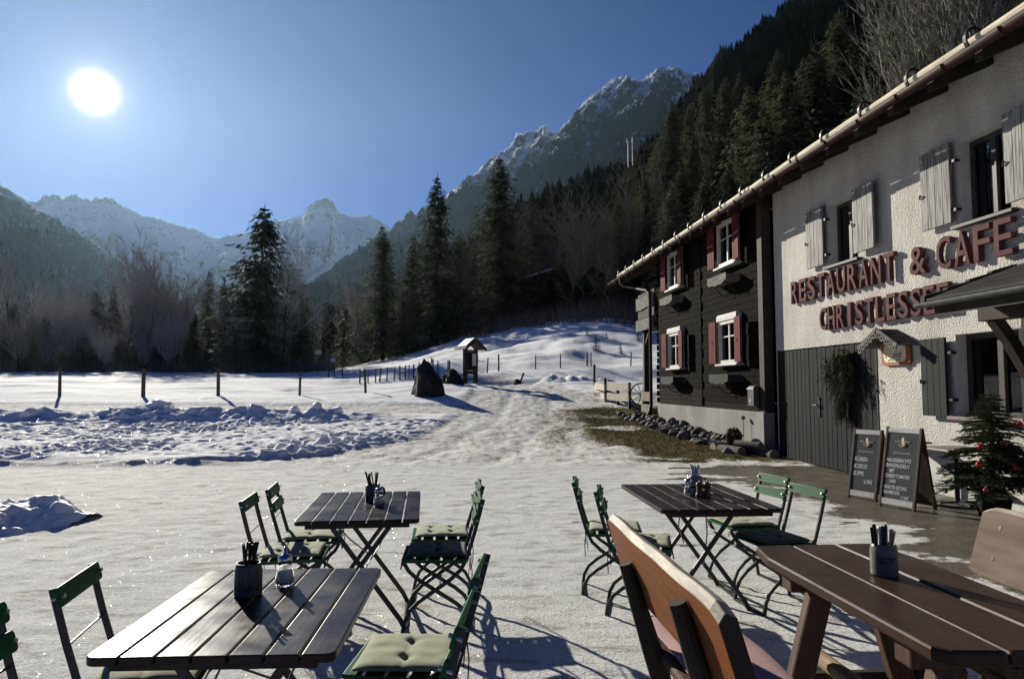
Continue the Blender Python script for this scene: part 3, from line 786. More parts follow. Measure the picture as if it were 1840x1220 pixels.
for i in range(34):
    uu = 650 + i * 16 + RNG.uniform(-8, 8); Y = np.interp(uu, [650, 1190], [122, 84]) + RNG.uniform(0, 22)
    vt = np.interp(uu, [650, 690, 760, 850, 960, 1100, 1190], [520, 470, 440, 420, 400, 400, 380]) + RNG.uniform(-10, 110)
    if 895 < uu < 1012: continue
    stand(uu, vt, Y, SPRUCE[RNG.choice((0, 1, 2))], 25, 'dark spruce in the crowded wood above the snowy slope', 'spruces crowding the wood above the slope', 1.1)
for u in range(655, 1190, 21):
    for r in range(2):
        uu = u + RNG.uniform(-9, 9); Y = np.interp(uu, [650, 1190], [116, 76]) + r * 13 + RNG.uniform(-4, 8)
        if 900 < uu < 1008 and Y < 104: continue
        k = RNG.choice((0, 1, 2, 3))
        vt = np.interp(uu, [650, 760, 880, 1000, 1100, 1190], [560, 500, 450, 400, 380, 360]) + RNG.uniform(-15, 80) - r * 12
        stand(uu, vt, Y, BT[k], (17, 18, 15, 12)[k] * .93, LR, GR, 1.0)
# the slope: where a given picture column meets given heights, found on the slope itself
def slope_spots(n, t0, t1, s0, s1, seed):
    rn = random.Random(seed); return [on_grid(G_WOOD, rn.uniform(t0, t1), s0 + (s1 - s0) * rn.random() ** 1.3) for _ in range(n)]
def find(u, v, H, t0=.2, t1=1, s0=.01, s1=.9, prefer=None):
    best = None
    for i in range(120):
        for j in range(60):
            t, s = t0 + (t1 - t0) * i / 119, s0 + (s1 - s0) * j / 59
            p = on_grid(G_WOOD, t, s)
            if p.y < 20: continue
            a, b = proj(p.x, p.y, p.z + H)
            e = abs(a - u) + abs(b - v) + (0 if prefer is None else abs(p.y - prefer) * .4)
            if best is None or e < best[0]: best = (e, p)
    return best[1]
GS = 'spruces on the steep slope behind the inn'
LS = 'dark spruce on the steep shaded slope above the inn roof'
for u, v, H, k in [(1207, 178, 26, 0), (1238, 190, 24, 2), (1270, 152, 27, 1), (1300, 138, 25, 0), (1328, 128, 27, 2), (1352, 150, 24, 0), (1395, 86, 30, 0), (1420, 120, 26, 1), (1448, 100, 25, 0), (1480, 82, 27, 1), (1505, 105, 24, 2), (1535, 62, 28, 0), (1560, 90, 25, 1), (1240, 245, 20, 1), (1290, 235, 22, 0), (1340, 215, 22, 2), (1378, 190, 22, 1), (1225, 290, 18, 2), (1265, 310, 17, 0), (1310, 290, 18, 1), (1360, 270, 18, 0), (1410, 220, 20, 2), (1460, 190, 20, 0), (1500, 180, 18, 1), (1205, 330, 14, 0), (1590, 60, 24, 0), (1640, 20, 24, 2), (1180, 250, 22, 1), (1160, 305, 15, 2), (1430, 160, 22, 0), (1550, 140, 18, 2), (1600, 110, 18, 1), (1700, -20, 24, 0), (1760, -60, 24, 1)]:
    best = None
    for i in range(110):
        for j in range(40):
            q_ = on_grid(G_WOOD, .40 + .6 * i / 109, .01 + .30 * j / 39)
            if q_.y < 40: continue
            tip = at(u, v, q_.y); need = tip.z - q_.z
            e = abs(tip.x - q_.x) / q_.y * F + (0 if 12 < need < 32 else 30 * abs(need - 22)) + abs(q_.y - 105) * .25 + abs(need - H) * .8
            if best is None or e < best[0]: best = (e, q_, need, tip)
    e, q_, need, tip = best
    place(SPRUCE[k], tip.x, q_.y, q_.z - .4, LS, GS, need / 25 * 1.0, None, (need + .4) / 25.3)
CR = np.array([(590, 660), (700, 622), (830, 542), (1000, 410), (1150, 308), (1256, 172), (1300, 124), (1400, 62), (1470, 6), (1700, -130), (1900, -230)], float)
def pokes(p, H, m=26):
    a, b = proj(p.x, p.y, p.z + H); return b < np.interp(a, CR[:, 0], CR[:, 1]) + m
for u, v, Y, k in [(60, 560, 104, 2), (100, 575, 108, 0), (300, 560, 108, 2), (335, 545, 112, 0), (215, 560, 110, 2), (20, 550, 112, 0), (440, 520, 112, 2), (520, 560, 106, 4), (130, 540, 114, 2), (260, 570, 102, 0), (-30, 560, 94, 0), (40, 600, 88, 2), (85, 560, 92, 2), (150, 590, 88, 0), (190, 575, 90, 2), (290, 590, 90, 0), (350, 560, 92, 2), (425, 590, 90, 2), (500, 600, 92, 0), (545, 570, 96, 2), (580, 610, 100, 0)] + [(-110 + 40 * i + RNG.uniform(-14, 14), RNG.uniform(500, 600), RNG.uniform(92, 116), RNG.choice((0, 1, 2))) for i in range(17)]:
    stand(u, v, Y, SPRUCE[k], 12 if k == 4 else 25, 'grey green spruce mingled with the bare trees on the left', 'spruces among the left bare trees', 1.2)
for p in slope_spots(60, .30, .85, .02, .22, 5):
    if p.y < 45 or p.x > p.y * .75 or p.x < -.17 * p.y: continue
    k = RNG.choice((0, 1, 2)); H = RNG.uniform(14, 24)
    if p.x < .22 * p.y and RNG.random() < .45: continue
    if pokes(p, H): continue
    place(SPRUCE[k], p.x, p.y, p.z - .3, LS if p.x > .22 * p.y else 'dark spruce scattered through the brown wood on the slope', GS if p.x > .22 * p.y else 'spruces in the brown wood', H / 25 * 1.05, None, H / 25)
for p in slope_spots(90, .08, .62, .03, .30, 8):
    if p.y < 45 or p.x > p.y * .3: continue
    k = RNG.choice((0, 1, 2)); H = RNG.uniform(10, 15)
    if pokes(p, H, 30): continue
    place(BT[k], p.x, p.y, p.z - .3, 'brown leafless tree higher up the wooded slope', 'bare trees high on the wooded slope', H / 16)
def wood_z(x, y):
    k = np.argmin((G_WOOD[..., 0] - x) ** 2 + (G_WOOD[..., 1] - y) ** 2); return float(G_WOOD.reshape(-1, 3)[k, 2])
for u, v, d in ((1712, -60, 46), (1668, 30, 49), (1765, -120, 45)):
    top = at(u, v, d)
    place(BT[4], top.x, d, wood_z(top.x, d) - .5, 'pale twiggy bare tree rising behind the inn roof at the right', 'pale bare trees behind the roof', (top.z - wood_z(top.x, d)) / 14)
for q in BT + FT + SPRUCE:
    if q.name not in used: print('unused tree', q.name)

# far woods on the slopes: nobody could count them
def mini(mb, p, H, rn):
    r = H * rn.uniform(.20, .32); n = 7; a0 = rn.random() * 6
    for z0, z1, q in ((.05, .50, 1), (.28, .74, .74), (.52, 1.0, .46)):
        vs = []
        for k in range(n):
            rr_ = r * q * (rn.uniform(.9, 1.3) if k % 2 else rn.uniform(.35, .7)); g = a0 + 2 * PI * k / n
            vs.append((p.x + rr_ * math.cos(g), p.y + rr_ * math.sin(g), p.z + H * (z0 + rn.uniform(-.05, .05))))
        mb.add(vs + [(p.x + rn.uniform(-.05, .05) * r, p.y, p.z + H * z1)], [(k, (k + 1) % n, n) for k in range(n)])
fw = MB(); rn = random.Random(3)
dens_ = lambda p: fbm(np.array([p.x * .008]), np.array([p.y * .008 + p.z * .004]), 5, 3)[0]
c_ = 0
while c_ < 14000:
    t, s = rn.uniform(.12, .97), rn.uniform(.10, 1.0)
    p = on_grid(G_WOOD, t, s)
    if p.y < 110 or dens_(p) < -.12 - .1 * (1 - s) + (.12 if s > .8 else 0): continue
    u_, v_ = proj(*p)
    if abs(u_ - 1133) < 14 and v_ > 230: continue
    c_ += 1
    if t < .52 and rn.random() < .6: continue
    mini(fw, p, rn.uniform(2.5, 8.0) * (1.0 if t > .52 else .65), rn)
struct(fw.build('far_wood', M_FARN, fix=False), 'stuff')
fw = MB(); c_ = 0
while c_ < 5000:
    t, s = rn.uniform(.2, 1), rn.uniform(.05, .86)
    p = on_grid(G_LEFT, t, s)
    if p.z > 330 + 140 * dens_(p): continue
    mini(fw, p, rn.uniform(11, 20), rn); c_ += 1
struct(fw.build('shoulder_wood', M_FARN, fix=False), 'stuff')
# undergrowth at the wood's edge
ub = MB(); rn = random.Random(9)
for i in range(5200):
    if rn.random() < .55: u_ = rn.uniform(560, 1190); D_ = np.interp(u_, [560, 620, 740, 860, 1000, 1150, 1190], [140, 128, 108, 90, 78, 67, 65]) + rn.uniform(-2, 12)
    else: u_ = rn.uniform(-120, 600); D_ = rn.uniform(84, 104)
    x_ = (u_ - 920) / F * D_;
    z_ = gz(x_, D_)
    for k in range(2):
        h = rn.uniform(.5, 2.6); a = rn.random() * 6.28; l = rn.uniform(.1, .6)
        w_ = .025
        dx, dy = math.cos(a), math.sin(a)
        ub.add([(x_ - w_, D_, z_ - .1), (x_ + w_, D_, z_ - .1), (x_ + dx * l, D_ + dy * l, z_ + h)], [(0, 1, 2)])
struct(ub.build('undergrowth', M_TWIG, fix=False), 'stuff')
# ================================================================== THE INN
HX = math.atan2(-.9964, .0853)
house = thing('alpine_inn', 'long old alpine inn, half dark logs and half white roughcast, under one eave', 'building', (5.75, 15.36, 0), HX)
HM = Matrix.Translation((5.75, 15.36, 0)) @ Matrix.Rotation(HX, 4, 'Z')
def hw(s, y, z): return HM @ Vector((s, y, z))

def roughcast():
    m, nt, b, _ = nmat('white_roughcast')
    cs = coords(nt)
    vo = N(nt, 'ShaderNodeTexVoronoi', i_Scale=52, feature='SMOOTH_F1', i_Smoothness=.4); nt.links.new(cs, vo.inputs['Vector'])
    vo2 = N(nt, 'ShaderNodeTexVoronoi', i_Scale=100, feature='SMOOTH_F1', i_Smoothness=.5); nt.links.new(cs, vo2.inputs['Vector'])
    n = noise(nt, cs, 40, 4); big = noise(nt, coords(nt, (1.4, 1, .45)), .9, 7, .65)
    h = math_(nt, 'ADD', math_(nt, 'MULTIPLY', vo.outputs['Distance'], -1.0), math_(nt, 'MULTIPLY', vo2.outputs['Distance'], -.6))
    h = math_(nt, 'ADD', h, math_(nt, 'MULTIPLY', n, .5))
    col = mixc(nt, ramp(nt, big, [(.34, 0.0), (.66, 1.0)]), (.66, .635, .59), (.45, .42, .375))
    nt.links.new(col, b.inputs['Base Color']); b.inputs['Roughness'].default_value = .9; b.inputs['Specular IOR Level'].default_value = .15
    bump(nt, b, h, 1.0, .020); return m
M_CAST = roughcast()
M_PLINTH = mk('plinth_plaster', (.56, .55, .52), (.42, .41, .39), 3, .9, bmp=.5, bscale=30, bdist=.006)
M_REVEAL = mk('reveal_plaster', (.50, .49, .47), (.44, .43, .41), 4, .9, bmp=.2, bscale=30)
def logs_mat(name, c1, c2, c3):
    m, nt, b, _ = nmat(name)
    cs = coords(nt, (1, 1, 9)); n = noise(nt, cs, 2.4, 8, .65); n2 = noise(nt, coords(nt, (1.2, 1, 26)), 3, 6, .7)
    col = mixc(nt, ramp(nt, n, [(.35, 0.0), (.62, 1.0)]), c1, c2)
    col = mixc(nt, ramp(nt, n2, [(.60, 0.0), (.70, 1.0)]), col, c3)
    col = mixc(nt, ramp(nt, n2, [(.36, 1.0), (.42, 0.0)]), col, (.004, .004, .004))
    nt.links.new(col, b.inputs['Base Color']); b.inputs['Roughness'].default_value = .85; b.inputs['Specular IOR Level'].default_value = .02
    bump(nt, b, math_(nt, 'ADD', n, math_(nt, 'MULTIPLY', n2, 1.2)), 1.0, .035); return m
M_LOG = logs_mat('tarred_logs', (.0075, .0062, .0054), (.0165, .0135, .0112), (.040, .032, .026))
M_LOGW = logs_mat('weathered_logs', (.022, .018, .015), (.038, .030, .025), (.11, .09, .07))
M_DARKW = mk('dark_timber', (.022, .017, .014), (.045, .034, .027), 3, .75, bmp=.5, bscale=9, stretch=(1, 1, 1), bdist=.01)
M_CONC = mk('concrete', (.27, .262, .247), (.17, .166, .16), 1.3, .85, bmp=.35, bscale=20, bdist=.006, lo=.3, hi=.7)
M_GREYW = mk('grey_boards', (.026, .026, .027), (.014, .014, .015), 3, .75, spec=.06, bmp=.5, bscale=10, stretch=(9, 9, .7), bdist=.006)
M_SILVER = mk('silvered_wood', (.29, .28, .265), (.06, .058, .056), 2.6, .7, bmp=.6, bscale=9, stretch=(14, 14, .9), bdist=.006, lo=.40, hi=.66)
M_BOXUP = mk('weathered_box', (.20, .19, .175), (.09, .085, .078), 3, .8, spec=.05, bmp=.5, bscale=9, stretch=(1, 8, 8), bdist=.006)
M_SLATEW = mk('slate_painted_wood', (.036, .039, .039), (.022, .025, .025), 3, .75, spec=.08, bmp=.5, bscale=9, stretch=(10, 10, .8), bdist=.005)
M_WHITEP = mk('white_paint', (.54, .53, .505), (.43, .415, .39), 8, .5, bmp=.15, bscale=30)
M_REDP = mk('red_shutter_paint', (.12, .024, .026), (.085, .02, .022), 5, .75, spec=.06, bmp=.4, bscale=8, stretch=(8, 8, 1), bdist=.004)
M_FRAME = mk('brown_window_frame', (.05, .042, .038), (.03, .026, .024), 6, .5)
M_CURTAIN = mk('curtain', (.55, .54, .52), (.40, .40, .39), 5, .9, stretch=(14, 1, 1))
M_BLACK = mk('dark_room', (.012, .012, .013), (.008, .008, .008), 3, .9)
M_COPPER = mk('brown_gutter_metal', (.052, .023, .020), (.032, .016, .015), 6, .5, .65, metal=.0, spec=.1)
M_IRON = mk('black_iron', (.02, .02, .02), (.035, .03, .028), 12, .5, metal=.4)
M_SNOWLOG = mk('peeled_pole', (.62, .55, .43), (.42, .36, .27), 4, .7, bmp=.5, bscale=8, stretch=(.6, 5, 5), bdist=.01, lo=.4, hi=.7)
M_TRIM = mk('pale_metal_edge', (.66, .63, .58), (.5, .47, .43), 5, .35, metal=.2)
M_TILE = mk('dark_roof_tile', (.013, .012, .0115), (.028, .025, .022), 3, .75, bmp=.4, bscale=18)
M_SIGN = mk('dusty_red_letters', (.135, .066, .064), (.095, .046, .045), 5, .75, spec=.05, bmp=.1)
def glass_mat():
    m, nt, b, out = nmat('window_glass'); nt.nodes.remove(b)
    tr = N(nt, 'ShaderNodeBsdfTransparent'); tr.inputs[0].default_value = (.72, .76, .76, 1)
    gl = N(nt, 'ShaderNodeBsdfGlossy', i_Roughness=.02); fr = N(nt, 'ShaderNodeFresnel', i_IOR=1.5)
    ms = N(nt, 'ShaderNodeMixShader'); nt.links.new(fr.outputs[0], ms.inputs[0]); nt.links.new(tr.outputs[0], ms.inputs[1]); nt.links.new(gl.outputs[0], ms.inputs[2])
    nt.links.new(ms.outputs[0], out.inputs['Surface']); return m
M_PANE = glass_mat()

OPEN = [(2.30, 3.20, 3.78, 4.92), (5.72, 6.58, 3.78, 4.94), (5.50, 6.75, 1.14, 2.27), (9.3, 10.2, 3.78, 4.92)]
DOOR = (.10, 3.62, -.3, 2.31)
def holed(mb, x0, x1, z0, z1, holes, y):
    xs = sorted({x0, x1, *[h[0] for h in holes], *[h[1] for h in holes]}); zs = sorted({z0, z1, *[h[2] for h in holes], *[h[3] for h in holes]})
    for a, b_ in zip(xs, xs[1:]):
        for c, d in zip(zs, zs[1:]):
            mx, mz = (a + b_) / 2, (c + d) / 2
            if any(h[0] < mx < h[1] and h[2] < mz < h[3] for h in holes): continue
            mb.add([(a, y, c), (b_, y, c), (b_, y, d), (a, y, d)], [(0, 1, 2, 3)])
wl = MB(); holed(wl, 0.0, 18, -.3, 5.90, OPEN + [DOOR], 0)
wl.span(0.0, 18, .5, .6, -.3, 5.9); wl.span(18, 18.1, 0, 11.6, -.3, 5.9); wl.span(.0, 18.1, 11.5, 11.6, -.3, 5.8)
wl.mi = 1
for a, b_, c, d in OPEN + [DOOR]:
    dp = .22 if a != DOOR[0] else .05
    wl.add([(a, 0, c), (b_, 0, c), (b_, 0, d), (a, 0, d), (a, dp, c), (b_, dp, c), (b_, dp, d), (a, dp, d)], [(0, 1, 5, 4), (1, 2, 6, 5), (2, 3, 7, 6), (3, 0, 4, 7)])
wl.build('white_wall', [M_CAST, M_REVEAL], house, fix=False)
pl = MB(); pl.span(3.66, 7.55, -.006, .04, -.3, .66); pl.build('plinth', M_PLINTH, house)

# log half: real courses, each set a little differently
lg = MB(); rn = random.Random(4); z = .99; i = 0
while z < 5.9:
    hgt = rn.uniform(.13, .21)
    for x0, x1 in ((-8.07, -4.06), (-3.94, -.34)):
        lg.mi = 1 if (z < 1.42 and (x0 < -5 or z < 1.1)) else 0
        dy = rn.uniform(0, .009)
        lg.span(x0, x1, -.2 - dy, .1, z + .002, min(z + hgt, 5.92) - .002)
    z += hgt; i += 1
lg.mi = 0; lg.span(-8.0, -.3, -.16, 0.05, .99, 5.9)
lg.span(-8.05, -8.0, -.15, 11.4, .99, 5.9)
lw = lg.build('log_wall', [M_LOG, M_LOGW], house, bevel=.012)
le = MB(); z = 1.05
k = 0
while z < 5.8:
    if k % 2 == 0: le.span(-4.06, -3.94, -.245, -.18, z, z + .2)
    else: le.span(-4.03, -3.97, -.19, -.15, z, z + .2)
    z += .215; k += 1
z = 1.02
while z < 5.8:
    le.span(-8.30 + (.06 if int(z * 10) % 2 else 0), -8.07, -.22, -.02, z, z + .17); z += .215
le.build('log_ends', M_LOG, house, bevel=.01)
cb = MB(); cb.span(-.34, -.10, -.235, -.02, .97, 5.92); cb.build('corner_board', M_DARKW, house, bevel=.006)
fd = MB(); fd.span(-8.10, -.14, -.255, 0, -.6, .985); fd.span(-8.10, -7.9, 0, 11.4, -.6, .985); fd.build('foundation', M_CONC, house, bevel=.01)

# roof
EY, EZ, SL = -.88, 5.52, math.tan(R(24))
def rz_(y): return EZ + (y - EY) * SL
rf = MB()
for y0, y1 in ((EY, 5.8),):
    rf.add([(-11.9, y0, rz_(y0)), (19, y0, rz_(y0)), (19, y1, rz_(y1)), (-11.9, y1, rz_(y1)), (-11.9, y0, rz_(y0) + .042), (19, y0, rz_(y0) + .042), (19, y1, rz_(y1) + .12), (-11.9, y1, rz_(y1) + .12)], [(0, 1, 2, 3), (4, 7, 6, 5), (0, 4, 5, 1), (1, 5, 6, 2), (2, 6, 7, 3), (3, 7, 4, 0)])
    zb = rz_(y1); y2 = 12.5; z2 = zb - (y2 - y1) * SL
    rf.add([(-11.9, y1 + .002, zb), (19, y1 + .002, zb), (19, y2, z2), (-11.9, y2, z2), (-11.9, y1 + .002, zb + .12), (19, y1 + .002, zb + .12), (19, y2, z2 + .12), (-11.9, y2, z2 + .12)], [(0, 1, 2, 3), (4, 7, 6, 5), (0, 4, 5, 1), (1, 5, 6, 2), (2, 6, 7, 3), (3, 7, 4, 0)])
roof = rf.build('roof', M_TILE, house)
rt = MB()
x = -11.5
while x < 18.8:
    rt.add([(x - .06, EY + .03, rz_(EY + .03) - .16), (x + .06, EY + .03, rz_(EY + .03) - .16), (x + .06, .6, rz_(.6) - .16), (x - .06, .6, rz_(.6) - .16), (x - .06, EY + .03, rz_(EY + .03) - .003), (x + .06, EY + .03, rz_(EY + .03) - .003), (x + .06, .6, rz_(.6) - .003), (x - .06, .6, rz_(.6) - .003)], [(0, 1, 2, 3), (4, 7, 6, 5), (0, 4, 5, 1), (1, 5, 6, 2), (2, 6, 7, 3), (3, 7, 4, 0)]); x += .85
rt.build('rafters', M_DARKW, roof)
gb = MB(); gb.add([(-8.03, 0, 5.8), (-8.03, 11.4, 5.8), (-8.03, 5.8, rz_(5.8) - .05), (-7.9, 0, 5.8), (-7.9, 11.4, 5.8), (-7.9, 5.8, rz_(5.8) - .05)], [(0, 1, 2), (3, 5, 4), (0, 3, 4, 1), (1, 4, 5, 2), (2, 5, 3, 0)])
gb.build('gable', M_LOG, house)
et = MB(); et.span(-11.92, 19, EY - .012, EY - .002, EZ + .012, EZ + .045); et.span(-11.92, 19, EY - .01, EY + .10, EZ + .0455, EZ + .052)
et.build('eave_edge', M_TRIM, roof)
# gutter: half-round trough
gt = MB(); prof = [(EY - .075 + .07 * math.cos(a), EZ - .005 + .075 * math.sin(a)) for a in [PI + PI * k / 10 for k in range(11)]]
prof += [(EY - .075 + .062 * math.cos(a), EZ - .005 + .066 * math.sin(a)) for a in [2 * PI - PI * k / 10 for k in range(11)]]
gt.prism(prof, -11.95, 19, 'x')
gutter = gt.build('gutter', M_COPPER, house)
x = -11.6
while x < 17:
    q = MB(); q.tube([(x, EY - .075 + .079 * math.cos(a), EZ - .003 + .083 * math.sin(a)) for a in [PI * .98 + PI * 1.02 * k / 10 for k in range(11)]], .012, 5); q.build('bracket', M_COPPER, gutter)
    x += .92
# snow-guard pole along the eave, in iron hooks
PY, PZ = EY + .13, rz_(EY + .13) + .045 + .085
sg = MB(); x = -11.3; rn = random.Random(8)
while x < 17:
    l = rn.uniform(3.4, 5.0); dz = rn.uniform(-.008, .008)
    sg.tube([(x + l * k / 8, PY + rn.uniform(-.006, .006), PZ + dz + rn.uniform(-.006, .006)) for k in range(9)], [.066 + rn.uniform(-.006, .006) for _ in range(9)], 12); x += l + .05
slog = sg.build('snow_guard_pole', M_SNOWLOG, house)
x = -10.9
while x < 17:
    q = MB(); q.sweep([(x, PY - .01 + .115 * math.cos(a), PZ + .035 + .135 * math.sin(a)) for a in [R(-60 + 300 * k / 16) for k in range(17)]], .022, .05, (1, 0, 0)); q.build('hook', M_IRON, slog)
    x += 1.12
# downpipe
dp = MB(); dp.tube([(-10.25, EY - .07, EZ - .06), (-10.22, EY - .06, EZ - .22), (-10.05, EY + .02, EZ - .38), (-9.4, -.55, EZ - .56), (-8.75, -.40, EZ - .70), (-8.52, -.36, EZ - .84), (-8.48, -.36, EZ - 1.1), (-8.48, -.36, .95), (-8.42, -.42, .72), (-8.30, -.55, .55)], .055, 12)
dp.build('downpipe', M_COPPER, house)

# ---- windows in the white wall
def shutter(s0, s1, z0, z1, y, mat, label=None, latch=True, tilt=0.0, boards=4):
    mb = MB(); wb = (s1 - s0) / boards
    for k in range(boards):
        mb.span(s0 + k * wb + .003, s0 + (k + 1) * wb - .003, y - .018, y + .018, z0 + RNG.uniform(0, .004), z1)
    for z in (z0 + .18, z1 - .18): mb.span(s0 + .03, s1 - .03, y + .018, y + .036, z - .04, z + .04)
    if tilt:
        piv = Vector(((s1 if tilt > 0 else s0), y, 0)); Rm = Matrix.Rotation(tilt, 3, 'Z')
        mb.v = [tuple(Rm @ (Vector(p) - piv) + piv) for p in mb.v]
    o = mb.build('shutter', mat, house, bevel=.003)
    if label: o['label'] = label
    if latch:
        q = MB(); xx = s0 + .05; q.tube([(xx, y - .03, z0 + .45 * (z1 - z0)), (xx - .02, y - .05, z0 + .45 * (z1 - z0) + .02), (xx - .05, y - .03, z0 + .45 * (z1 - z0) - .03)], .012, 6); q.build('latch', M_IRON, o)
    return o

def strap(s0, s1, z, y0=.02):
    q = MB(); q.span(s0, s1, -.085, -.075, z - .02, z + .02); q.span(s1 - .01, s1, -.075, y0, z - .02, z + .02); return q.build('hinge_strap', M_IRON, house)

def recess_window(a, b_, c, d, cur=True, mull=.5):
    fr = MB(); y0, y1 = .15, .21; t = .07
    fr.span(a, b_, y0, y1, c, c + t); fr.span(a, b_, y0, y1, d - t, d); fr.span(a, a + t, y0, y1, c + t, d - t); fr.span(b_ - t, b_, y0, y1, c + t, d - t)
    m_ = a + (b_ - a) * mull; fr.span(m_ - .05, m_ + .05, y0 - .01, y1, c + t, d - t)
    w_ = fr.build('window', M_FRAME, house, bevel=.004)
    p = MB(); p.span(a + t, b_ - t, .185, .19, c + t, d - t); p.build('pane', M_PANE, w_)
    q = MB(); q.span(a + .02, b_ - .02, .40, .42, c - .1, d + .1); q.build('room_dark_sheet', M_BLACK, w_)  # black sheet close behind the glass, standing in for the unlit room
    if cur:
        cc = MB(); n = 26
        for x0, x1, zb in ((a + t, a + (b_ - a) * .33, c + t), (b_ - (b_ - a) * .33, b_ - t, c + t)):
            pts = [(x0 + (x1 - x0) * k / n, .25 + .018 * math.sin(k * 1.9)) for k in range(n + 1)]
            cc.add([(px, py, zb) for px, py in pts] + [(px, py, d - t) for px, py in pts], [(k, k + 1, n + 2 + k, n + 1 + k) for k in range(n)])
        n = 40; pts = [(a + t + (b_ - a - 2 * t) * k / n, .24 + .012 * math.sin(k * 2.1)) for k in range(n + 1)]
        cc.add([(px, py, d - t - .20 - .03 * (k % 2)) for k, (px, py) in enumerate(pts)] + [(px, py, d - t) for px, py in pts], [(k, k + 1, n + 2 + k, n + 1 + k) for k in range(n)])
        cc.build('curtain', M_CURTAIN, w_, fix=False)
    return w_

for k, (a, b_, c, d) in enumerate(OPEN):
    w_ = recess_window(a, b_, c, d, True)
    q = MB(); q.span(a - .12, b_ + .12, -.10, .16, c - .055, c - .006); q.build('sill', M_FRAME if k != 2 else mk('pinkish_sill', (.26, .19, .17), (.2, .15, .14), 4, .6), w_, bevel=.006)
for a, b_, c, d in (OPEN[0], OPEN[1], OPEN[3]):
    shutter(a - .70, a - .08, c + .05, d + .03, -.085, M_SILVER); shutter(b_ + .05, b_ + .68, c + .05, d + .03, -.10, M_SILVER, None, True, -.04)
    for z in (c + .22, d - .25): strap(a - .14, a, z)
a, b_, c, d = OPEN[2]
shutter(a - .62, a - .10, c - .02, d - .03, -.085, M_SLATEW, 'slate grey shutter with scratches'); shutter(b_ + .0, b_ + .52, c - .02, d - .03, -.11, M_SLATEW, None, False, -.12)
for z in (c + .22, d - .25): strap(a - .16, a, z)

# ---- big board door
db = MB(); n = 22; wd = (DOOR[1] - DOOR[0] - .02) / n
for k in range(n):
    x0 = DOOR[0] + .01 + k * wd
    db.span(x0 + .007, x0 + wd - .007, .004 + RNG.uniform(0, .005), .035, .03, DOOR[3] - .02 - RNG.uniform(0, .01))
db.mi = 1; db.span(DOOR[0] + .005, DOOR[1] - .005, .035, .048, 0, DOOR[3] - .005); db.span(DOOR[0] - .03, DOOR[0] + .012, -.012, .034, 0, DOOR[3] + .02); db.span(DOOR[1] - .012, DOOR[1] + .03, -.012, .034, 0, DOOR[3] + .02)
door = db.build('door', [M_GREYW, M_DARKW], house, bevel=.004)
q = MB(); hx = DOOR[0] + 10.4 * wd; q.span(hx - .025, hx + .025, -.012, .004, 1.02, 1.30); q.tube([(hx, -.01, 1.19), (hx, -.06, 1.19), (hx - .13, -.065, 1.185)], .012, 8); q.box((hx, -.012, 1.32), (.05, .016, .05), Matrix.Rotation(R(45), 3, 'Y')); q.box((hx, -.012, 1.0), (.05, .016, .05), Matrix.Rotation(R(45), 3, 'Y'))
q.build('handle', M_IRON, door, bevel=.002)

# ---- windows of the log half
def log_window(sa, sb, z0, z1):
    mb = MB(); yo = -.33; t = .085
    mb.span(sa, sb, yo, -.2, z0, z0 + t); mb.span(sa, sa + t, yo, -.2, z0 + t, z1 - t); mb.span(sb - t, sb, yo, -.2, z0 + t, z1 - t); mb.span(sa, sb, yo, -.2, z1 - t, z1)
    mb.span(sa - .05, sb + .05, yo - .03, -.205, z1 + .001, z1 + .13); mb.span(sa - .03, sb + .03, yo - .015, -.205, z1 + .131, z1 + .16)
    m_ = (sa + sb) / 2; mb.span(m_ - .035, m_ + .035, -.285, -.23, z0 + t, z1 - t); mb.span(sa + t, m_ - .036, -.275, -.24, z0 + .62 * (z1 - z0), z0 + .62 * (z1 - z0) + .03); mb.span(m_ + .036, sb - t, -.275, -.24, z0 + .62 * (z1 - z0), z0 + .62 * (z1 - z0) + .03)
    w_ = mb.build('window', M_WHITEP, house, bevel=.006)
    p = MB(); p.span(sa + t, sb - t, -.262, -.258, z0 + t, z1 - t); p.build('pane', M_PANE, w_)
    q = MB(); q.span(sa - .10, sb + .10, yo - .07, -.2, z0 - .05, z0 - .003); q.build('sill', M_WHITEP, w_, bevel=.006)
    cc = MB(); n = 22
    for x0, x1 in ((sa + t, sa + .38 * (sb - sa)), (sb - .38 * (sb - sa), sb - t)):
        pts = [(x0 + (x1 - x0) * k / n, -.238 + .008 * math.sin(k * 1.7)) for k in range(n + 1)]
        cc.add([(px, py, z0 + t) for px, py in pts] + [(px, py, z1 - t) for px, py in pts], [(k, k + 1, n + 2 + k, n + 1 + k) for k in range(n)])
    cc.build('curtain', M_CURTAIN, w_, fix=False)

def red_shutter(s0, s1, z0, z1, tilt, end):
    mb = MB(); n = 3; wb = (s1 - s0) / n
    for k in range(n): mb.span(s0 + k * wb + .004, s0 + (k + 1) * wb - .004, -.405, -.375, z0, z1)
    for z in (z0 + .2, z1 - .25): mb.span(s0 + .03, s1 - .03, -.375, -.355, z - .045, z + .045)
    piv = Vector(((s1 if end else s0), -.375, 0)); Rm = Matrix.Rotation(tilt, 3, 'Z'); mb.v = [tuple(Rm @ (Vector(p) - piv) + piv) for p in mb.v]
    o = mb.build('shutter', M_REDP, house, bevel=.003)
    q = MB(); q.tube([((s0 + s1) / 2, -.36, z0 + .5 * (z1 - z0)), ((s0 + s1) / 2, -.44, z0 + .5 * (z1 - z0) + .01), ((s0 + s1) / 2 + .04, -.44, z0 + .5 * (z1 - z0) - .05)], .01, 6); q.build('latch', M_IRON, o)

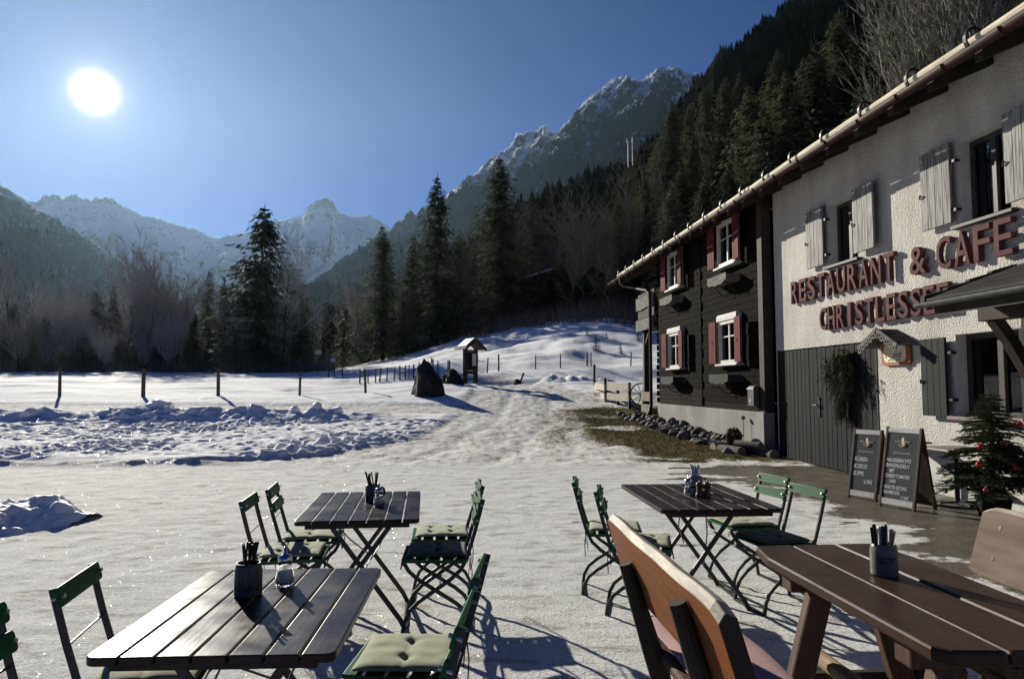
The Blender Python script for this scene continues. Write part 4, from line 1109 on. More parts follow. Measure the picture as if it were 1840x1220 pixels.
def flower_box(s0, s1, zt, mat):
    mb = MB(); out = [(s0, zt), (s0, zt - .13)]
    n = 18
    for k in range(n + 1):
        t = k / n; out.append((s0 + .02 + (s1 - s0 - .04) * t, zt - .17 - .07 * (1 - abs(2 * t - 1) ** 3) - .012 * math.sin(t * 19)))
    out += [(s1, zt - .13), (s1, zt)]
    mb.prism(out, -.56, -.535, 'y')
    mb.span(s0 + .01, s0 + .035, -.533, -.21, zt - .2, zt - .02); mb.span(s1 - .035, s1 - .01, -.533, -.21, zt - .2, zt - .02); mb.span(s0 + .036, s1 - .036, -.53, -.22, zt - .20, zt - .18)
    o = mb.build('flower_box', mat, house, bevel=.004)
    for x in (s0 + .2, s1 - .2):
        q = MB(); q.tube([(x, -.22, zt - .22), (x, -.50, zt - .22), (x, -.545, zt - .27), (x, -.52, zt - .33), (x, -.47, zt - .32)], .012, 6); q.tube([(x, -.215, zt - .45), (x, -.27, zt - .42), (x, -.40, zt - .30), (x, -.45, zt - .23)], .012, 6)
        q.build('bracket', M_IRON, o)
for sa, sb in ((-6.62, -5.46), (-2.48, -1.33)):
    for z0, z1 in ((2.10, 3.16), (4.52, 5.62)):
        log_window(sa, sb, z0, z1)
        red_shutter(sa - .44, sa - .02, z0 + .02, z1 + .02, .03, True); red_shutter(sb + .02, sb + .46, z0 + .02, z1 + .02, -.09, False)
        flower_box(sa - .1, sb - .02, z0 - .26, M_BOXUP if z0 > 3 else M_SLATEW)

# ---- balcony at the far gable end
bc = MB(); bc.span(-10.5, -8.35, -.25, 6.5, 3.55, 3.72)
bal = bc.build('balcony', M_DARKW, house, bevel=.01)
q = MB()
q.prism([(-10.55, 4.28), (-9.9, 4.25), (-9.3, 4.30), (-8.36, 4.26), (-8.36, 4.72), (-9.2, 4.70), (-9.9, 4.66), (-10.55, 4.74)], -.30, -.26, 'y'); q.span(-10.55, -8.36, -.31, -.262, 3.52, 3.92)
q.build('railing_board', M_BOXUP, bal, bevel=.008)
q = MB(); x = -10.4
while x < -8.4: q.span(x, x + .11, -.255, -.22, 3.95, 4.9); x += .15
q.build('baluster', M_DARKW, bal, bevel=.004)
for x, z1 in ((-9.95, 3.55), (-9.95, 5.3)):
    q = MB(); z0 = .3 if z1 < 4 else 3.93
    q.span(x - .09, x + .09, -.20, -.02, z0, z1 - .002)
    if z1 < 4: q.box((x + .28, -.11, 3.22), (.09, .10, .85), Matrix.Rotation(R(42), 3, 'Y'))
    q.build('post', M_DARKW, bal, bevel=.01)

# ---- small porch roof over the entrance at the right
PE, PZ0, PS = -1.20, 2.60, .36
def pz(y): return PZ0 + (y - PE) * PS
pr = MB(); pr.mi = 0
def slab(mb, s0, s1, y0, y1, d0, d1):
    mb.add([(s0, y0, pz(y0) + d0), (s1, y0, pz(y0) + d0), (s1, y1, pz(y1) + d0), (s0, y1, pz(y1) + d0), (s0, y0, pz(y0) + d1), (s1, y0, pz(y0) + d1), (s1, y1, pz(y1) + d1), (s0, y1, pz(y1) + d1)], [(0, 1, 2, 3), (4, 7, 6, 5), (0, 4, 5, 1), (1, 5, 6, 2), (2, 6, 7, 3), (3, 7, 4, 0)])
slab(pr, 6.66, 11, PE, -.005, -.03, .0)
k = 0; y = PE - .05
while y < -.1:
    slab(pr, 6.62, 11, y, min(y + .36, -.01), .004 + .0, .035)
    y += .30
porch = pr.build('porch_roof', M_TILE, house)
q = MB(); y = PE - .06
while y < -.1:
    y2 = min(y + .33, -.01)
    q.add([(6.57, y, pz(y) - .06), (6.66, y, pz(y) - .06), (6.66, y2, pz(y2) - .075), (6.57, y2, pz(y2) - .075), (6.57, y, pz(y) + .075), (6.66, y, pz(y) + .075), (6.66, y2, pz(y2) + .05), (6.57, y2, pz(y2) + .05)], [(0, 1, 2, 3), (4, 7, 6, 5), (0, 4, 5, 1), (1, 5, 6, 2), (2, 6, 7, 3), (3, 7, 4, 0)]); y += .30
q.build('verge_tile', M_TILE, porch, bevel=.006)
q = MB(); prof = [(PE - .06 + .06 * math.cos(a), PZ0 - .035 + .06 * math.sin(a)) for a in [PI + PI * k / 10 for k in range(11)]] + [(PE - .06 + .052 * math.cos(a), PZ0 - .035 + .052 * math.sin(a)) for a in [2 * PI - PI * k / 10 for k in range(11)]]
q.prism(prof, 6.52, 11, 'x'); pg = q.build('gutter', mk('dull_zinc', (.12, .12, .11), (.08, .08, .075), 6, .4, .6, metal=.5), porch)
q = MB(); q.span(6.68, 11, -.60, -.42, 2.34, 2.56); q.build('beam', M_DARKW, porch, bevel=.01)
q = MB(); slab(q, 6.72, 11, PE + .02, -.02, -.20, -.034); q.build('soffit', M_DARKW, porch)
q = MB(); q.sweep([(6.85, -.52, 2.36), (6.85, -.34, 2.12), (6.85, -.05, 1.62)], .13, .14, (1, 0, 0)); q.build('brace', M_DARKW, porch, bevel=.01)
q = MB(); q.span(6.78, 6.92, -.12, -.002, 1.4, 2.9); q.build('wall_post', M_DARKW, porch, bevel=.01)

# ---- lettering
def letter(ch, w_, h_, parent):
    mb = MB(); text_mb(mb, ch, 1.0, Matrix(), .5, .008)
    xs = [p[0] for p in mb.v]; ys = [p[1] for p in mb.v]; zs = [p[2] for p in mb.v]
    x0, x1, y0, y1 = min(xs), max(xs), min(ys), max(ys); d0, d1 = min(zs), max(zs)
    mb.v = [((p[0] - x0) / (x1 - x0) * w_, -.025 - .075 * (p[2] - d0) / (d1 - d0), (p[1] - y0) / (y1 - y0) * h_) for p in mb.v]
    return mb.build('letter', M_SIGN, parent)
def letters(word_list, label, cat='sign lettering'):
    t = thing('sign_lettering', label, cat, hw(word_list[0][1], 0, word_list[0][3]), HX)
    s_base, z_base = word_list[0][1], word_list[0][3]
    for word, s0, s1, zb, hh, lw_ in word_list:
        n = len(word); pitch = (s1 - s0 - lw_) / max(n - 1, 1)
        for k, ch in enumerate(word):
            lw2 = .095 if ch == 'I' else lw_
            o = letter(ch, lw2, hh, t); o.location = (s0 + k * pitch - s_base + (lw_ - lw2) / 2, 0, zb - z_base)
            o['label'] = 'letter ' + ch
    return t
letters([('RESTAURANT', .92, 4.32, 3.23, .45, .27), ('&', 4.70, 5.12, 3.22, .42, .36), ('CAFE', 5.30, 6.68, 3.20, .47, .29)], 'upper line of dusty red raised letters reading RESTAURANT & CAFE')
letters([('CHRISTLESSEE', 2.02, 5.52, 2.60, .42, .235)], 'lower line of dusty red raised letters reading CHRISTLESSEE')

# ---- things fixed to or standing by the wall
t = thing('house_plaque', 'small carved wooden plaque under its own shingled gable roof', 'sign', hw(4.2, 0, 1.88), HX)
q = MB()
def rrect(x0, x1, z0, z1, r, n=5):
    o = []
    for cx, cz, a0 in ((x1 - r, z1 - r, 0), (x0 + r, z1 - r, 90), (x0 + r, z0 + r, 180), (x1 - r, z0 + r, 270)):
        for k in range(n + 1): a = R(a0 + 90 * k / n); o.append((cx + r * math.cos(a), cz + r * math.sin(a)))
    return o
q.prism(rrect(-.36, .36, 0, .34, .07), -.05, -.005, 'y'); q.build('board', mk('honey_wood', (.34, .13, .045), (.22, .08, .03), 3, .45, stretch=(2, 2, 12), bmp=.2), t, bevel=.006)
q = MB(); q.prism(rrect(-.28, .28, .05, .34, .1), -.062, -.052, 'y'); q.build('panel', mk('cream_panel', (.72, .62, .46), (.66, .56, .40), 6, .6), t)
q = MB(); TM_ = Matrix(((1, 0, 0, 0), (0, 0, -1, -.064), (0, 1, 0, 0), (0, 0, 0, 1)))
text_mb(q, 's', .12, Matrix.Translation((-.24, 0, .12)) @ TM_, .0005); text_mb(q, 'end', .15, Matrix.Translation((-.04, 0, .12)) @ TM_, .0005)
for x in (-.1, .1): q.tube([(x - .06, -.064, .07), (x, -.064, .10), (x + .06, -.064, .07)], .006, 5)
q.build('lettering', M_DARKW, t)
q = MB(); NS = 6
for sg in (-1, 1):
    for k in range(NS):
        a, b2 = k / NS, (k + 1.25) / NS; w_, hh = .50, .27
        q.add([(sg * w_ * a, -.36, .56 - hh * a + .012), (sg * w_ * a, .0, .56 - hh * a + .012), (sg * w_ * b2, 0, .56 - hh * b2 + .022), (sg * w_ * b2, -.36, .56 - hh * b2 + .022), (sg * w_ * a, -.36, .56 - hh * a), (sg * w_ * a, .0, .56 - hh * a), (sg * w_ * b2, 0, .56 - hh * b2 + .008), (sg * w_ * b2, -.36, .56 - hh * b2 + .008)], [(0, 1, 2, 3), (4, 7, 6, 5), (0, 4, 5, 1), (1, 5, 6, 2), (2, 6, 7, 3), (3, 7, 4, 0)])
q.build('roof', mk('tiny_shingles', (.12, .11, .10), (.06, .055, .05), 9, .8, bmp=.4, bscale=30), t)
q = MB()
for sg in (-1, 1):
    for k in range(5):
        f_ = (k + .5) / 5; cx, cz = sg * .5 * f_, .55 - .27 * f_ - .055
        pts = [(cx + .052 * math.cos(a), cz + .052 * math.sin(a)) for a in [2 * PI * j / 12 for j in range(12)]]; inn = [(cx + .022 * math.cos(a), cz + .022 * math.sin(a)) for a in [2 * PI * j / 12 for j in range(12)]]
        vs = [(p_, y_, z_) for y_ in (-.365, -.345) for L_ in (pts, inn) for p_, z_ in L_]
        fs = []
        for j in range(12):
            j2 = (j + 1) % 12; fs += [(j, j2, 12 + j2, 12 + j), (24 + j, 36 + j, 36 + j2, 24 + j2), (j, 24 + j, 24 + j2, j2), (12 + j, 12 + j2, 36 + j2, 36 + j)]
        q.add(vs, fs)
    q.box((sg * .25, -.352, .435), (.60, .02, .05), Matrix.Rotation(sg * math.atan2(.27, .5), 3, 'Y'))
q.build('fretwork', M_BOXUP, t)

# mailbox
t = thing('mailbox', 'grey metal mailbox on the dark corner board', 'mailbox', hw(-.52, -.235, 1.12), HX)
q = MB(); q.prism([(-.005, 0), (-.14, 0), (-.14, .40), (-.10, .44), (-.005, .45)], -.16, .16, 'x'); q.build('body', mk('grey_metal_box', (.12, .12, .12), (.09, .09, .09), 6, .4, metal=.3), t, bevel=.006)
q = MB(); q.span(-.17, .17, -.155, -.142, .36, .39); q.span(-.03, .03, -.148, -.141, .08, .14); q.build('flap', M_WHITEP, t)

# fir bouquet on the door
t = thing('fir_bouquet', 'hanging bunch of fir and leafy twigs with a bow on the grey door', 'bouquet', hw(2.78, 0, 1.0), HX)
rn = random.Random(21); q = MB(); lv = MB()
for i in range(520):
    f_ = rn.random(); z = 1.22 - 1.12 * f_; rad = .10 + .26 * math.sin(min(f_ * 1.25, 1) * PI) * (1 if f_ < .75 else .8)
    x0 = rn.uniform(-1, 1) * rad - .10 * f_; y0 = -.05 - abs(rn.gauss(0, .5)) * rad * .75
    d = Vector((rn.uniform(-.8, .6), rn.uniform(-.5, .1), -1)).normalized(); L = rn.uniform(.1, .24) * (1.3 if f_ > .7 else 1)
    b0 = Vector((x0, y0, z)); q.tube([b0, b0 + d * L * .5, b0 + d * L], [.003, .0025, .001], 3, False)
    for k in range(16):
        p_ = b0 + d * L * (k + .5) / 16; s_ = d.cross(Vector((rn.uniform(-1, 1), rn.uniform(-1, 1), rn.uniform(-1, 1)))).normalized()
        nd = (s_ + d * .6).normalized() * .045; wv = nd.cross(d).normalized() * .006
        (lv if i % 3 else q).add([p_ - wv, p_ + nd, p_ + wv], [(0, 1, 2)])
    if i % 4 == 0 and f_ < .6:
        for k in range(5):
            c_ = b0 + Vector((rn.uniform(-.05, .05), rn.uniform(-.06, 0), rn.uniform(-.05, .05))); a_ = Vector((rn.uniform(-1, 1), rn.uniform(-1, 0), rn.uniform(-1, 1))).normalized() * .04; w2 = a_.cross(Vector((.3, 1, .2))).normalized() * .018
            lv.add([c_ - a_, c_ + w2, c_ + a_, c_ - w2], [(0, 1, 2, 3)])
q.build('stems', mk('olive_twigs', (.10, .10, .04), (.06, .055, .03), 8, .7), t, fix=False); lv.build('foliage', M_FIR, t, fix=False)
q = MB()
for sg in (-1, 1): q.tube([(0, -.13, 1.13), (sg * .06, -.15, 1.17), (sg * .08, -.14, 1.12), (0, -.13, 1.12)], .012, 6)
q.build('bow', mk('straw_bow', (.45, .28, .13), (.35, .2, .1), 8, .7), t)
# ================================================================== THINGS ROUND THE HOUSE
M_STONE = mk('dark_boulder', (.030, .028, .027), (.012, .012, .013), 3, .85, bmp=1, bscale=6, bdist=.06)
M_PEBBLE = mk('river_stone', (.13, .12, .11), (.06, .057, .054), 3, .75, bmp=.5, bscale=14, bdist=.01, rand=.9)
M_LOGEND = mk('cut_log', (.38, .32, .24), (.22, .18, .13), 8, .8, bmp=.4, bscale=12)
M_BARKLOG = mk('grey_log', (.15, .13, .11), (.07, .06, .052), 3, .85, bmp=.8, bscale=12, bdist=.012)
M_POST = mk('weathered_post', (.055, .046, .038), (.10, .09, .078), 4, .8, bmp=.5, bscale=12, stretch=(5, 5, 1), bdist=.008)
M_PLANKW = mk('pale_weathered_plank', (.50, .44, .35), (.26, .225, .18), 3, .8, bmp=.6, bscale=10, stretch=(1, 1, 8), bdist=.008, lo=.3, hi=.7)
M_SNOWM = mk('snow', (.82, .83, .84), (.74, .76, .79), 4, .6, bmp=.8, bscale=9, bdist=.03)
M_GRASS = mk('winter_grass', (.13, .105, .04), (.055, .055, .018), 1.2, .9, rand=.2)

def rock(seed, sx, sy, sz, rough=.25, sub=3, pointy=0.0, mat=M_STONE, name='boulder', parent=None, base=True, sharp=1.0):
    bm = bmesh.new(); bmesh.ops.create_icosphere(bm, subdivisions=sub, radius=1)
    rn = random.Random(seed); o1, o2 = rn.uniform(0, 50), rn.uniform(0, 50)
    cut = [Vector((rn.uniform(-1, 1), rn.uniform(-1, 1), rn.uniform(-.3, 1))).normalized() for _ in range(9)]
    co_ = [rn.uniform(.62, .9) for _ in cut]
    for v in bm.verts:
        p = v.co.copy()
        for c, d in zip(cut, co_):
            k = p.dot(c)
            if k > d: p -= c * (k - d) * sharp
        n = float(fbm(np.array([p.x * 1.7 + o1 + p.z]), np.array([p.y * 1.7 + o2 - p.z * .7]), seed, 4)[0])
        p *= 1 + rough * n
        if pointy and p.z > -.3: f = max(.05, 1 - pointy * (p.z + .3) / 1.3); p.x *= f; p.y *= f
        if base: p.z = max(p.z, -.55)
        v.co = Vector((p.x * sx, p.y * sy, p.z * sz))
    me = bpy.data.meshes.new(name); bm.to_mesh(me); bm.free(); me.materials.append(mat)
    return link(name, me, parent)

def on_ground(o, x, y, dz=0.0, rz=0):
    o.location = (x, y, gz(x, y) + dz); o.rotation_euler = (0, 0, rz); return o

o = rock(5, .86, .74, 1.05, .42, 4, .55); on_ground(o, -3.62, 29.8, .38, .6); tag(o, 'big pointed dark boulder beside the snowy drive', 'boulder')
o = rock(8, .62, .5, .58, .25, 4, .45); on_ground(o, -2.92, 35.2, .22, 1.1); tag(o, 'low dark boulder left of the notice board post', 'boulder')
o = rock(12, .48, .45, .52, .25, 4, .2); on_ground(o, -3.35, 38.2, .42, .2); tag(o, 'round dark boulder behind and above the low one', 'boulder')
o = rock(16, .34, .3, .28, .2, 3, .5); on_ground(o, .28, 37.0, .12, .4); tag(o, 'small dark stone with a leaning stake behind, by the heap', 'boulder')

# roofed notice board
kx, ky = -2.12, 36.0
t = thing('notice_board', 'dark wooden notice board under a little gable roof beside the drive', 'notice board', (kx, ky, gz(kx, ky) - .05), R(36))
for x in (-.36, .36):
    q = MB(); q.span(x - .11, x + .11, -.1, .1, -.3, 2.05); q.build('post', M_DARKW, t, bevel=.012)
for a_, b_ in ((.62, .82), (.28, .36), (1.93, 2.03)): q = MB(); q.span(-.25, .25, -.05, .06, a_, b_); q.build('crossbeam', M_DARKW, t, bevel=.008)
q = MB(); q.span(-.245, .245, -.03, .03, .84, 1.92); q.span(.0, .36, -.135, -.105, 1.05, 1.85); q.build('frame', M_GREYW, t, bevel=.006)
q = MB(); q.span(.04, .32, -.142, -.137, 1.10, 1.80); q.build('poster', mk('pale_poster', (.55, .56, .55), (.42, .45, .46), 14, .6), t)
q = MB()
for sg in (-1, 1):
    q.add([(-.62, 0, 2.62), (.62, 0, 2.62), (.62, sg * .78, 2.03), (-.62, sg * .78, 2.03), (-.62, 0, 2.67), (.62, 0, 2.67), (.62, sg * .79, 2.075), (-.62, sg * .79, 2.075)], [(0, 1, 2, 3), (4, 7, 6, 5), (0, 4, 5, 1), (1, 5, 6, 2), (2, 6, 7, 3), (3, 7, 4, 0)])
q.v = [(p[1] * .95, p[0], p[2]) for p in q.v]
rf2 = q.build('roof', M_DARKW, t); t.scale = (.86, .86, .88)
q = MB(); q.add([(-.02, -.5, 2.665), (-.02, .5, 2.665), (-.62, .5, 2.21), (-.62, -.5, 2.21), (-.03, -.5, 2.70), (-.03, .5, 2.70), (-.60, .5, 2.245), (-.60, -.5, 2.245)], [(0, 1, 2, 3), (4, 7, 6, 5), (0, 4, 5, 1), (1, 5, 6, 2), (2, 6, 7, 3), (3, 7, 4, 0)]); q.build('snow_cover', M_SNOWM, rf2)
q = MB()
for sg in (-1, 1): q.box((sg * .37, -.6, 2.30), (.96, .04, .14), Matrix.Rotation(sg * math.atan2(.59, .75), 3, 'Y'))
q.build('bargeboard', M_DARKW, t)

# meadow fence: near posts and their wires
names = ['first and leftmost post of the near meadow fence', 'thickest post of the near meadow fence, second from the left', 'middle post of the near meadow fence, with the ragged spruce beyond', 'thin post of the near meadow fence, second from the pointed boulder', 'leaning post of the near meadow fence next to the pointed boulder', 'post of the meadow fence beyond the left edge']
PP = []
for (u, Y, rad, hh, ln), lb in zip([(113, 29.6, .065, 1.12, -.03), (262, 29.8, .085, 1.14, -.01), (396, 30.2, .075, 1.14, -.03), (541, 31.0, .055, 1.06, .02), (659, 32.2, .06, 1.1, -.06)], names):
    x = (u - 920) / F * Y * 1.004; z = gz(x, Y)
    q = MB(); q.tube([(0, 0, -.3), (ln * .5, 0, hh * .5), (ln, 0, hh)], [rad, rad * .97, rad * .92], 9)
    o = q.build('fence_post', M_POST); o.location = (x, Y, z); tag(o, 'weathered round ' + lb, 'fence post', 'posts of the near meadow fence'); PP.append(Vector((x + ln * .7, Y, z)))
PP = [Vector((-26, 29.2, gz(-26, 29.2)))] + PP + [Vector((-2.5, 35.5, gz(-2.5, 35.5)))]
for h in (.95, .62):
    q = MB(); pts = []
    for a, b_ in zip(PP, PP[1:]):
        for k in range(8): f_ = k / 8; pts.append(a.lerp(b_, f_) + Vector((0, -.06, h - .16 * f_ * (1 - f_))))
    q.tube(pts, .004, 4); o = q.build('fence_wire', M_IRON); tag(o, ('upper' if h > .8 else 'lower') + ' thin wire strung along the near meadow fence posts', 'wire')
LF = 'thin dark stake of the wire fence at the far edge of the meadow'
proto = None
st_px = [(591, 650, 664), (601, 652, 665), (615, 652, 666), (647, 649, 664), (662, 646, 662), (675, 647, 661), (682, 650, 662), (695, 644, 662), (708, 643, 661), (719, 645, 661), (729, 647, 661), (735, 643, 662), (743, 645, 661), (753, 642, 664), (773, 641, 668), (778, 640, 665), (787, 642, 663), (805, 639, 660), (808, 643, 661), (856, 645, 690), (875, 642, 664), (896, 641, 665), (962, 649, 664), (1007, 654, 664), (1055, 656, 665), (1062, 656, 664), (1133, 650, 668)]
for i, (u, v0, v1) in enumerate(st_px):
    Y = 46 if u > 640 else 58
    if v1 > 680: Y = 37.5
    x = (u - 920) / F * Y; z = gz(x, Y); h = max(.9, (v1 - v0) / F * Y * 1.25)
    q = MB(); r_ = .045 if i % 3 else .06; tl = RNG.uniform(-.10, .10)
    q.tube([(0, 0, -.3), (tl, 0, h)], [r_, r_ * .9], 7); o = q.build('fence_stake', M_POST); o.location = (x, Y, z); o.rotation_euler = (0, 0, RNG.random() * 6)
    if i == 19: tag(o, 'dark stake close behind the right post of the notice board', 'fence stake')
    else: tag(o, LF, 'fence stake', 'stakes of the far fence')
q = MB(); q.tube([(-.1, 0, -.2), (.28, 0, .78)], .05, 7); o = q.build('fence_stake', M_POST); on_ground(o, .35, 37.6); tag(o, 'tilted broken stake behind the small dark stone', 'fence stake')

# tiny firs on the snowy slope
fp = conifer('young_fir', 1.6, .62, 77, 13, 6, .20, .045, M_FIR, bare=.02)
fl = [(1071, 628, 'largest of the tiny firs dotted on the snowy slope'), (1115, 634, 'small round fir on the snowy slope, nearest the balcony post'), (1055, 600, 'tiny fir at the top of the snowy slope, below the dark spruce'), (1147, 612, 'tiny fir on the snow right beside the balcony boards'), (1090, 608, 'least of the tiny firs high on the snowy slope')]
for i, (u, v, lb) in enumerate(fl):
    Y = (56, 52, 66, 60, 64)[i]
    for yy in np.arange(44, 76, .5):
        xx = (u - 920) / F * yy
        if proj(xx, yy, gz(xx, yy))[1] <= v + 4: Y = yy; break
    xx = (u - 920) / F * Y; z = gz(xx, Y) - .05
    if i == 0: fp.location = (xx, Y, z); tag(fp, lb, 'young fir', 'tiny firs on the snowy slope'); fp.scale = (.8,) * 3
    else: dup(fp, (xx, Y, z), RNG.random() * 6, lb, None, (.55, .45, .5, .4)[i - 1])

# snow lumps thrown up along the bank and the heap at the left
for i, (u, v, w_, lb) in enumerate([(290, 728, .62, 'big pale block of ploughed snow on the bank in front of the meadow fence'), (530, 718, .3, 'left one of three snow lumps on the bank'), (572, 719, .34, 'middle one of three snow lumps on the bank'), (608, 716, .3, 'right one of three snow lumps on the bank'), (60, 740, .38, 'cracked lump of snow at the foot of the bank at far left')]):
    Y = 22.9 if i != 4 else 22.0
    x = (u - 920) / F * Y
    o = rock(40 + i, w_ * .8, w_ * .55, w_ * .5, .3, 3, .1, M_SNOWM, 'snow_lump'); on_ground(o, x, Y, w_ * .12, i); tag(o, lb, 'snow lump')
mx = np.linspace(-1, 1, 110); my = np.linspace(-1, 1, 90); XX, YY = np.meshgrid(mx, my)
WX = XX * 1.55 - 6.45; WY = YY * 1.25 + 7.85
rr = np.sqrt((XX * (1 + .1 * fbm(WX, WY, 3, 2))) ** 2 + (YY - .25 * XX) ** 2 * 1.1) + .22 * fbm(WX * 1.3, WY * 1.3, 6, 4)
Hh = np.clip(1 - rr, 0, 1) ** .8 * .44 * (1 + .55 * fbm(WX * 2.2, WY * 2.2, 7, 4)) + np.clip(1 - rr, 0, .25) * .35 * fbm(WX * 6, WY * 6, 9, 4) - .03
G = np.stack([WX + 6.45, WY - 7.85, Hh], -1)
o = grid_obj('snow_heap', G, M_SNOWM); del o['kind']; o.location = (-6.45, 7.85, 0); tag(o, 'low crusted heap of shovelled snow at the left of the terrace', 'snow heap')
o = rock(60, .12, .05, .012, .3, 2, 0, M_POST, 'leaf_litter', sharp=.2); o.location = (-2.34, 6.62, .012); tag(o, 'little scrap of dark frozen leaves lying on the frosted paving', 'leaf litter')

# stones, logs, pot and glass ball along the foundation
GP = 'river stones heaped along the foundation'; LP = 'grey river stone in the row heaped along the concrete foundation'
stp = [rock(100 + i, .15, .11, .065, .25, 2, 0, M_PEBBLE, 'river_stone', sharp=.6) for i in range(5)]
for i in range(150):
    s_ = -9.6 + 9.3 * (i + RNG.random()) / 150; wdt = .95 - .35 * (i / 150) if s_ > -8 else .9
    yo = -.33 - wdt * RNG.random() ** 1.2; p = hw(s_, yo, 0); zz = gz(p.x, p.y); sc = RNG.uniform(.6, 1.5)
    o = stp[i] if i < 5 else stp[i % 5].copy()
    if i >= 5: COL.objects.link(o)
    o.location = (p.x, p.y, zz + .03 + .10 * max(0, 1 - (-.33 - yo) / .45) * RNG.random() * 1.6); o.rotation_euler = (RNG.uniform(-.5, .5), RNG.uniform(-.5, .5), RNG.random() * 6.28); o.scale = (sc, sc, sc * RNG.uniform(.8, 1.4)); tag(o, LP, 'stone', GP)
def log_thing(p, d, L, r, lb):
    q = MB(); a = Vector((-d[0] * L / 2, -d[1] * L / 2, 0)); b_ = -a
    q.smooth = False; q.tube([a, a * .3, b_ * .3, b_], [r, r * 1.05, r * .98, r], 12); o = q.build('firewood_log', [M_BARKLOG, M_LOGEND])
    for pl_ in o.data.polygons:
        if len(pl_.vertices) > 4: pl_.material_index = 1
    o.location = p; return tag(o, lb, 'log')
p = hw(-.55, -.85, 0); log_thing((p.x, p.y, .12), (.35, -.94), .75, .115, 'thick grey log lying at the wall corner, front of the heap')
p = hw(-.30, -.55, 0); log_thing((p.x, p.y, .27), (.5, -.87), .7, .085, 'slimmer grey log resting on top of the others at the wall corner')
p = hw(-1.15, -.86, 0); log_thing((p.x, p.y, .15), (.9, .3), .4, .115, 'short log with its pale cut end facing out, left of the pot')
p = hw(.05, -.30, 0); log_thing((p.x, p.y, .11), (.2, -.98), .6, .11, 'shaded log nearest the grey door')
p = hw(-1.0, -.58, 0); z = gz(p.x, p.y)
t = thing('plant_pot', 'black plastic pot with a dried brown plant before the concrete base', 'plant pot', (p.x, p.y, z + .1))
q = MB(); q.lathe([(.15, 0), (.19, .22), (.205, .24), (.205, .27), (.18, .27), (.175, .24), (.17, .2)], 24); q.build('pot', mk('black_plastic', (.015, .016, .018), (.02, .02, .02), 5, .35), t)
q = MB(); rn = random.Random(31)
for i in range(420):
    a = Vector((rn.gauss(0, 1), rn.gauss(0, 1), abs(rn.gauss(0, .9)))).normalized(); c = Vector((a.x * .16, a.y * .16, .26 + a.z * .15)) * rn.uniform(.8, 1.05); e = a.cross(Vector((rn.uniform(-1, 1), rn.uniform(-1, 1), 1))).normalized() * .018
    q.add([c - e, c + a * .03, c + e, c - a * .03], [(0, 1, 2, 3)])
q.build('dried_plant', mk('dry_flowers', (.16, .075, .045), (.08, .04, .03), 12, .9), t, fix=False)
p = hw(-.98, -.36, 0)
t = thing('garden_ball', 'shiny ball on a thin rod in front of the concrete base', 'garden ornament', (p.x, p.y, .05))
q = MB(); q.tube([(0, 0, 0), (0, 0, .74)], .006, 6); q.build('rod', M_IRON, t)
bm = bmesh.new(); bmesh.ops.create_uvsphere(bm, u_segments=24, v_segments=16, radius=.048, matrix=Matrix.Translation((0, 0, .78))); me_ = bpy.data.meshes.new('ball'); bm.to_mesh(me_); bm.free(); me_.materials.append(mk('dark_mirror_ball', (.25, .2, .2), (.2, .16, .16), 3, .1, metal=1)); me_.polygons.foreach_set('use_smooth', [True] * len(me_.polygons)); link('ball', me_, t)

# grass blades
gb_ = MB(); rn = random.Random(17); cand = 0
while cand < 12000:
    Y = rn.uniform(14.3, 27); X = rn.uniform(2.2, house_x(Y, .95))
    if rn.random() > look(GRASS, X, Y) * 1.3 - .25: cand += .3; continue
    z = gz(X, Y); cand += 1
    a = rn.random() * 6.28; l = rn.uniform(.02, .07); h = rn.uniform(.02, .075); wv = .006
    dx, dy = math.cos(a), math.sin(a)
    gb_.add([(X - dy * wv, Y + dx * wv, z - .01), (X + dy * wv, Y - dx * wv, z - .01), (X + dx * l, Y + dy * l, z + h)], [(0, 1, 2)])
struct(gb_.build('grass', M_GRASS, fix=False), 'stuff')

# plank fence beyond the gable, with an old cart wheel
A, B, Cc = Vector((3.85, 33.0, 0)), Vector((3.78, 28.6, 0)), Vector((4.36, 26.2, 0))
t = thing('plank_fence', 'bleached double plank fence turning a corner beyond the log gable', 'fence', (B.x, B.y, gz(B.x, B.y)))
z0 = gz(B.x, B.y)
def plank(p, q_, zt, zb, sag=.0):
    mb = MB(); d = (q_ - p); L = d.length; d.normalize(); nn = Vector((-d.y, d.x, 0)) * .02; n = 8; top, bot = [], []
    for k in range(n + 1):
        f_ = k / n; w_ = .015 * math.sin(f_ * 7 + zt * 5); top.append((f_, zt + w_ + sag * f_)); bot.append((f_, zb + w_ * .6 + sag * f_))
    vs = []
    for sgn in (1, -1):
        for f_, z in top + bot: vs.append(p + d * L * f_ + nn * sgn + Vector((0, 0, z)) - Vector((B.x, B.y, 0)))
    m = n + 1; fs = []
    for k in range(n):
        fs += [(k, k + 1, m + k + 1, m + k), (2 * m + k, 3 * m + k, 3 * m + k + 1, 2 * m + k + 1), (k, 2 * m + k, 2 * m + k + 1, k + 1), (m + k, m + k + 1, 3 * m + k + 1, 3 * m + k)]
    fs += [(0, m, 3 * m, 2 * m), (n, 2 * m + n, 3 * m + n, m + n)]
    mb.add(vs, fs); return mb.build('plank', M_PLANKW, t)
ga, gc = gz(A.x, A.y) - z0, gz(Cc.x, Cc.y) - z0
plank(A, B, .80 , .52, -.08); plank(A, B, .40, .12, -.08); plank(B + Vector((.04, -.03, 0)), Cc, .76, .49, -.03); plank(B + Vector((.04, -.03, 0)), Cc, .38, .10, -.04)
